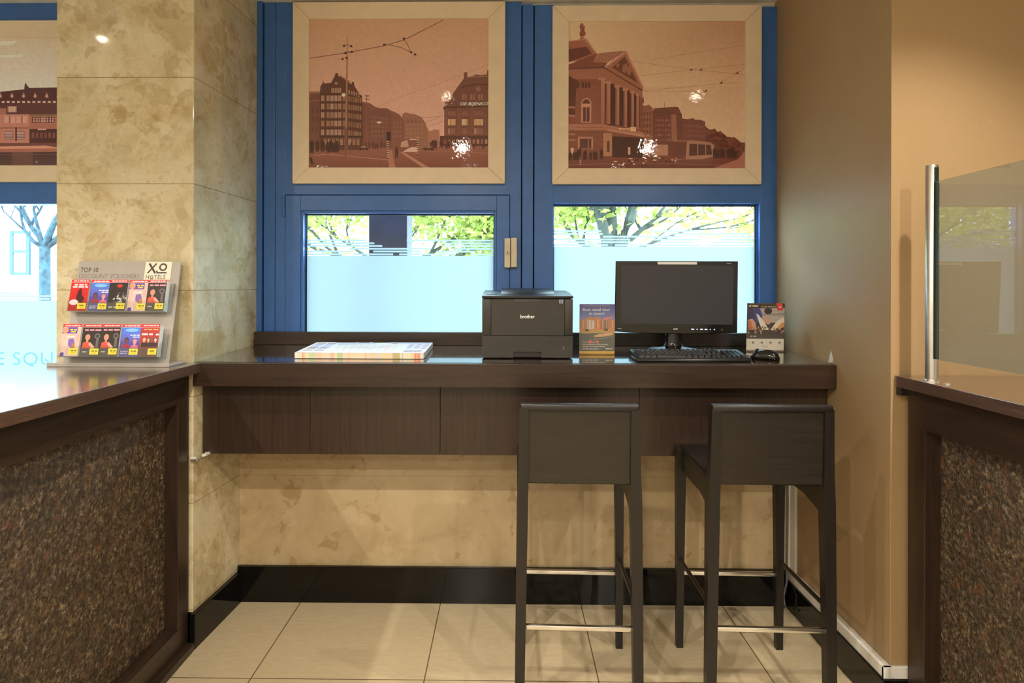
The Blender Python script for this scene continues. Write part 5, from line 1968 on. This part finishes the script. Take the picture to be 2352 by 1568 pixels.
# ------------------------------------------------------------------ outside
struct('ground', MB().box(-40, 3.05, -0.25, 40, 60, -0.15), M['concrete'])
b = thing('stone_post', 'dark square post standing just outside the middle window', 'post', (0, 0, -0.15))
pa = at(847, 540, 3.32)
pb_ = at(935, 540, 3.32)
mb = MB()
mb.box(pa.x, 3.32, 0, pb_.x, 3.50, 4.2, 0.003)
mb.build('shaft', M['post'], b)
MB().box(pa.x - 0.02, 3.30, 0, pb_.x + 0.02, 3.52, 0.18, 0.003).build('foot', M['post'], b)

bl = thing('brick_building', 'pale brick building across the street with tall windows', 'building', (0, 13.0, -0.15))
MB().box(-22, 0, 0, -3.8, 5, 7.5).build('wall', M['brick'], bl)
MB().box(-22, -0.08, 1.25, -3.8, 0.0, 1.5).build('string_course', M['facade_white'], bl)
MB().box(-22, -0.06, 0, -3.8, 0.0, 0.6).build('plinth', M['concrete'], bl)
for (xx, z0, z1, wd_) in ((-10.25, 1.62, 2.55, 0.42), (-12.6, 1.62, 2.9, 0.8), (-7.95, 2.3, 3.45, 0.62), (-6.65, 2.3, 3.45, 0.62), (-5.2, 2.3, 3.45, 0.62)):
    mb = MB()
    mb.box(xx - wd_ / 2, -0.05, z0 + .15, xx - wd_ / 2 + 0.07, 0.02, z1 + .15)
    mb.box(xx + wd_ / 2 - 0.07, -0.05, z0 + .15, xx + wd_ / 2, 0.02, z1 + .15)
    for zz in (z0, (z0 + z1) / 2, z1 - 0.06):
        mb.box(xx - wd_ / 2 + 0.06, -0.045, zz + .15, xx + wd_ / 2 - 0.06, 0.02, zz + 0.06 + .15)
    f = mb.build('window_frame', M['facade_dark'], bl)
    MB().box(xx - wd_ / 2 + 0.05, -0.02, z0 + .15, xx + wd_ / 2 - 0.05, -0.01, z1 + .15).build('window_pane', M['facade_white'], f)


def tree(label, x, y, h0, seed, trunk_r, forks, mat, leaves, spread, leaf_z, leaf_size, lean_=(0, 0)):
    rnd = random.Random(seed)
    t = thing('street_tree', label, 'tree', (x, y, -0.15), group='street trees outside')
    mb = MB()
    mb.tube([(0, 0, 0), (lean_[0] * .5, 0, h0 * .5), (lean_[0], lean_[1], h0)], [trunk_r * 1.2, trunk_r, trunk_r * .9], 12)
    tips = []

    def grow(p, d, r, ln, depth):
        pts, rr = [p.copy()], [r]
        q, dd = p.copy(), d.copy()
        for k in range(4):
            dd = (dd + Vector((rnd.uniform(-.25, .25), rnd.uniform(-.25, .25), rnd.uniform(-.06, .14)))).normalized()
            q = q + dd * ln / 4
            pts.append(q.copy())
            rr.append(r * (1 - 0.16 * (k + 1)))
        mb.tube(pts, rr, 7)
        tips.extend(pts[2:])
        if depth > 0:
            for _ in range(3 if depth > 1 else 4):
                nd_ = (dd + Vector((rnd.uniform(-.9, .9), rnd.uniform(-.9, .9), rnd.uniform(-.35, .5)))).normalized()
                grow(pts[rnd.choice((2, 3, 4))], nd_, r * 0.5, ln * 0.66, depth - 1)
    base = Vector((lean_[0], lean_[1], h0 - 0.03))
    for (dx, dz, fr, fl) in forks:
        grow(base, Vector((dx, rnd.uniform(-.2, .2), dz)).normalized(), trunk_r * fr, fl, 3)
    mb.build('trunk', mat, t, smooth=True)
    if leaves:
        lm = MB()
        for _ in range(leaves):
            c = rnd.choice(tips) + Vector((rnd.gauss(0, spread), rnd.gauss(0, spread), rnd.gauss(0, spread * .7)))
            s = leaf_size * rnd.uniform(.6, 1.3)
            a = Vector((rnd.gauss(0, 1), rnd.gauss(0, 1), rnd.gauss(-.3, .6))).normalized()
            bb = a.cross(Vector((rnd.gauss(0, 1), rnd.gauss(0, 1), rnd.gauss(0, 1)))).normalized()
            lm.quad(c - a * s, c + bb * s * .45 - a * s * .1, c + a * s, c - bb * s * .45 - a * s * .1)
        tag(lm.build('leaves', M['leaf'], t, fix=False), kind='stuff')
    return t


tree('leafy street tree behind the dark post outside the middle window', -1.42, 7.4, 1.75, 3, 0.075, ((-.8, .22, .5, 1.2), (.9, .15, .6, 1.3), (.35, .5, .4, .8), (-.5, .4, .4, .8), (.9, .3, .5, 1.1), (-.9, .08, .4, 1.2), (.7, .05, .5, .9)), M['bark'], 16000, 0.15, 2.0, 0.05)
tree('leafy street tree with forked dark trunk outside the window behind the monitor', 0.98, 6.0, 1.86, 8, 0.105, ((-.42, .9, .7, .8), (-.05, 1, .75, .8), (.35, .9, .75, .8), (.9, .45, .35, .9), (.9, .2, .2, .8), (-.8, .4, .3, .6)), M['bark'], 5200, 0.15, 2.0, 0.05)
tree('bare street tree outside the window left of the pillar', -5.92, 7.9, 2.05, 12, 0.068, ((-.55, .9, .6, .7), (.12, 1, .75, .8), (.75, .6, .5, .8), (-.9, .5, .4, .7), (.9, .9, .4, .7), (-.2, .9, .45, .7)), M['bark_pale'], 0, 0.2, 2.0, 0.08)
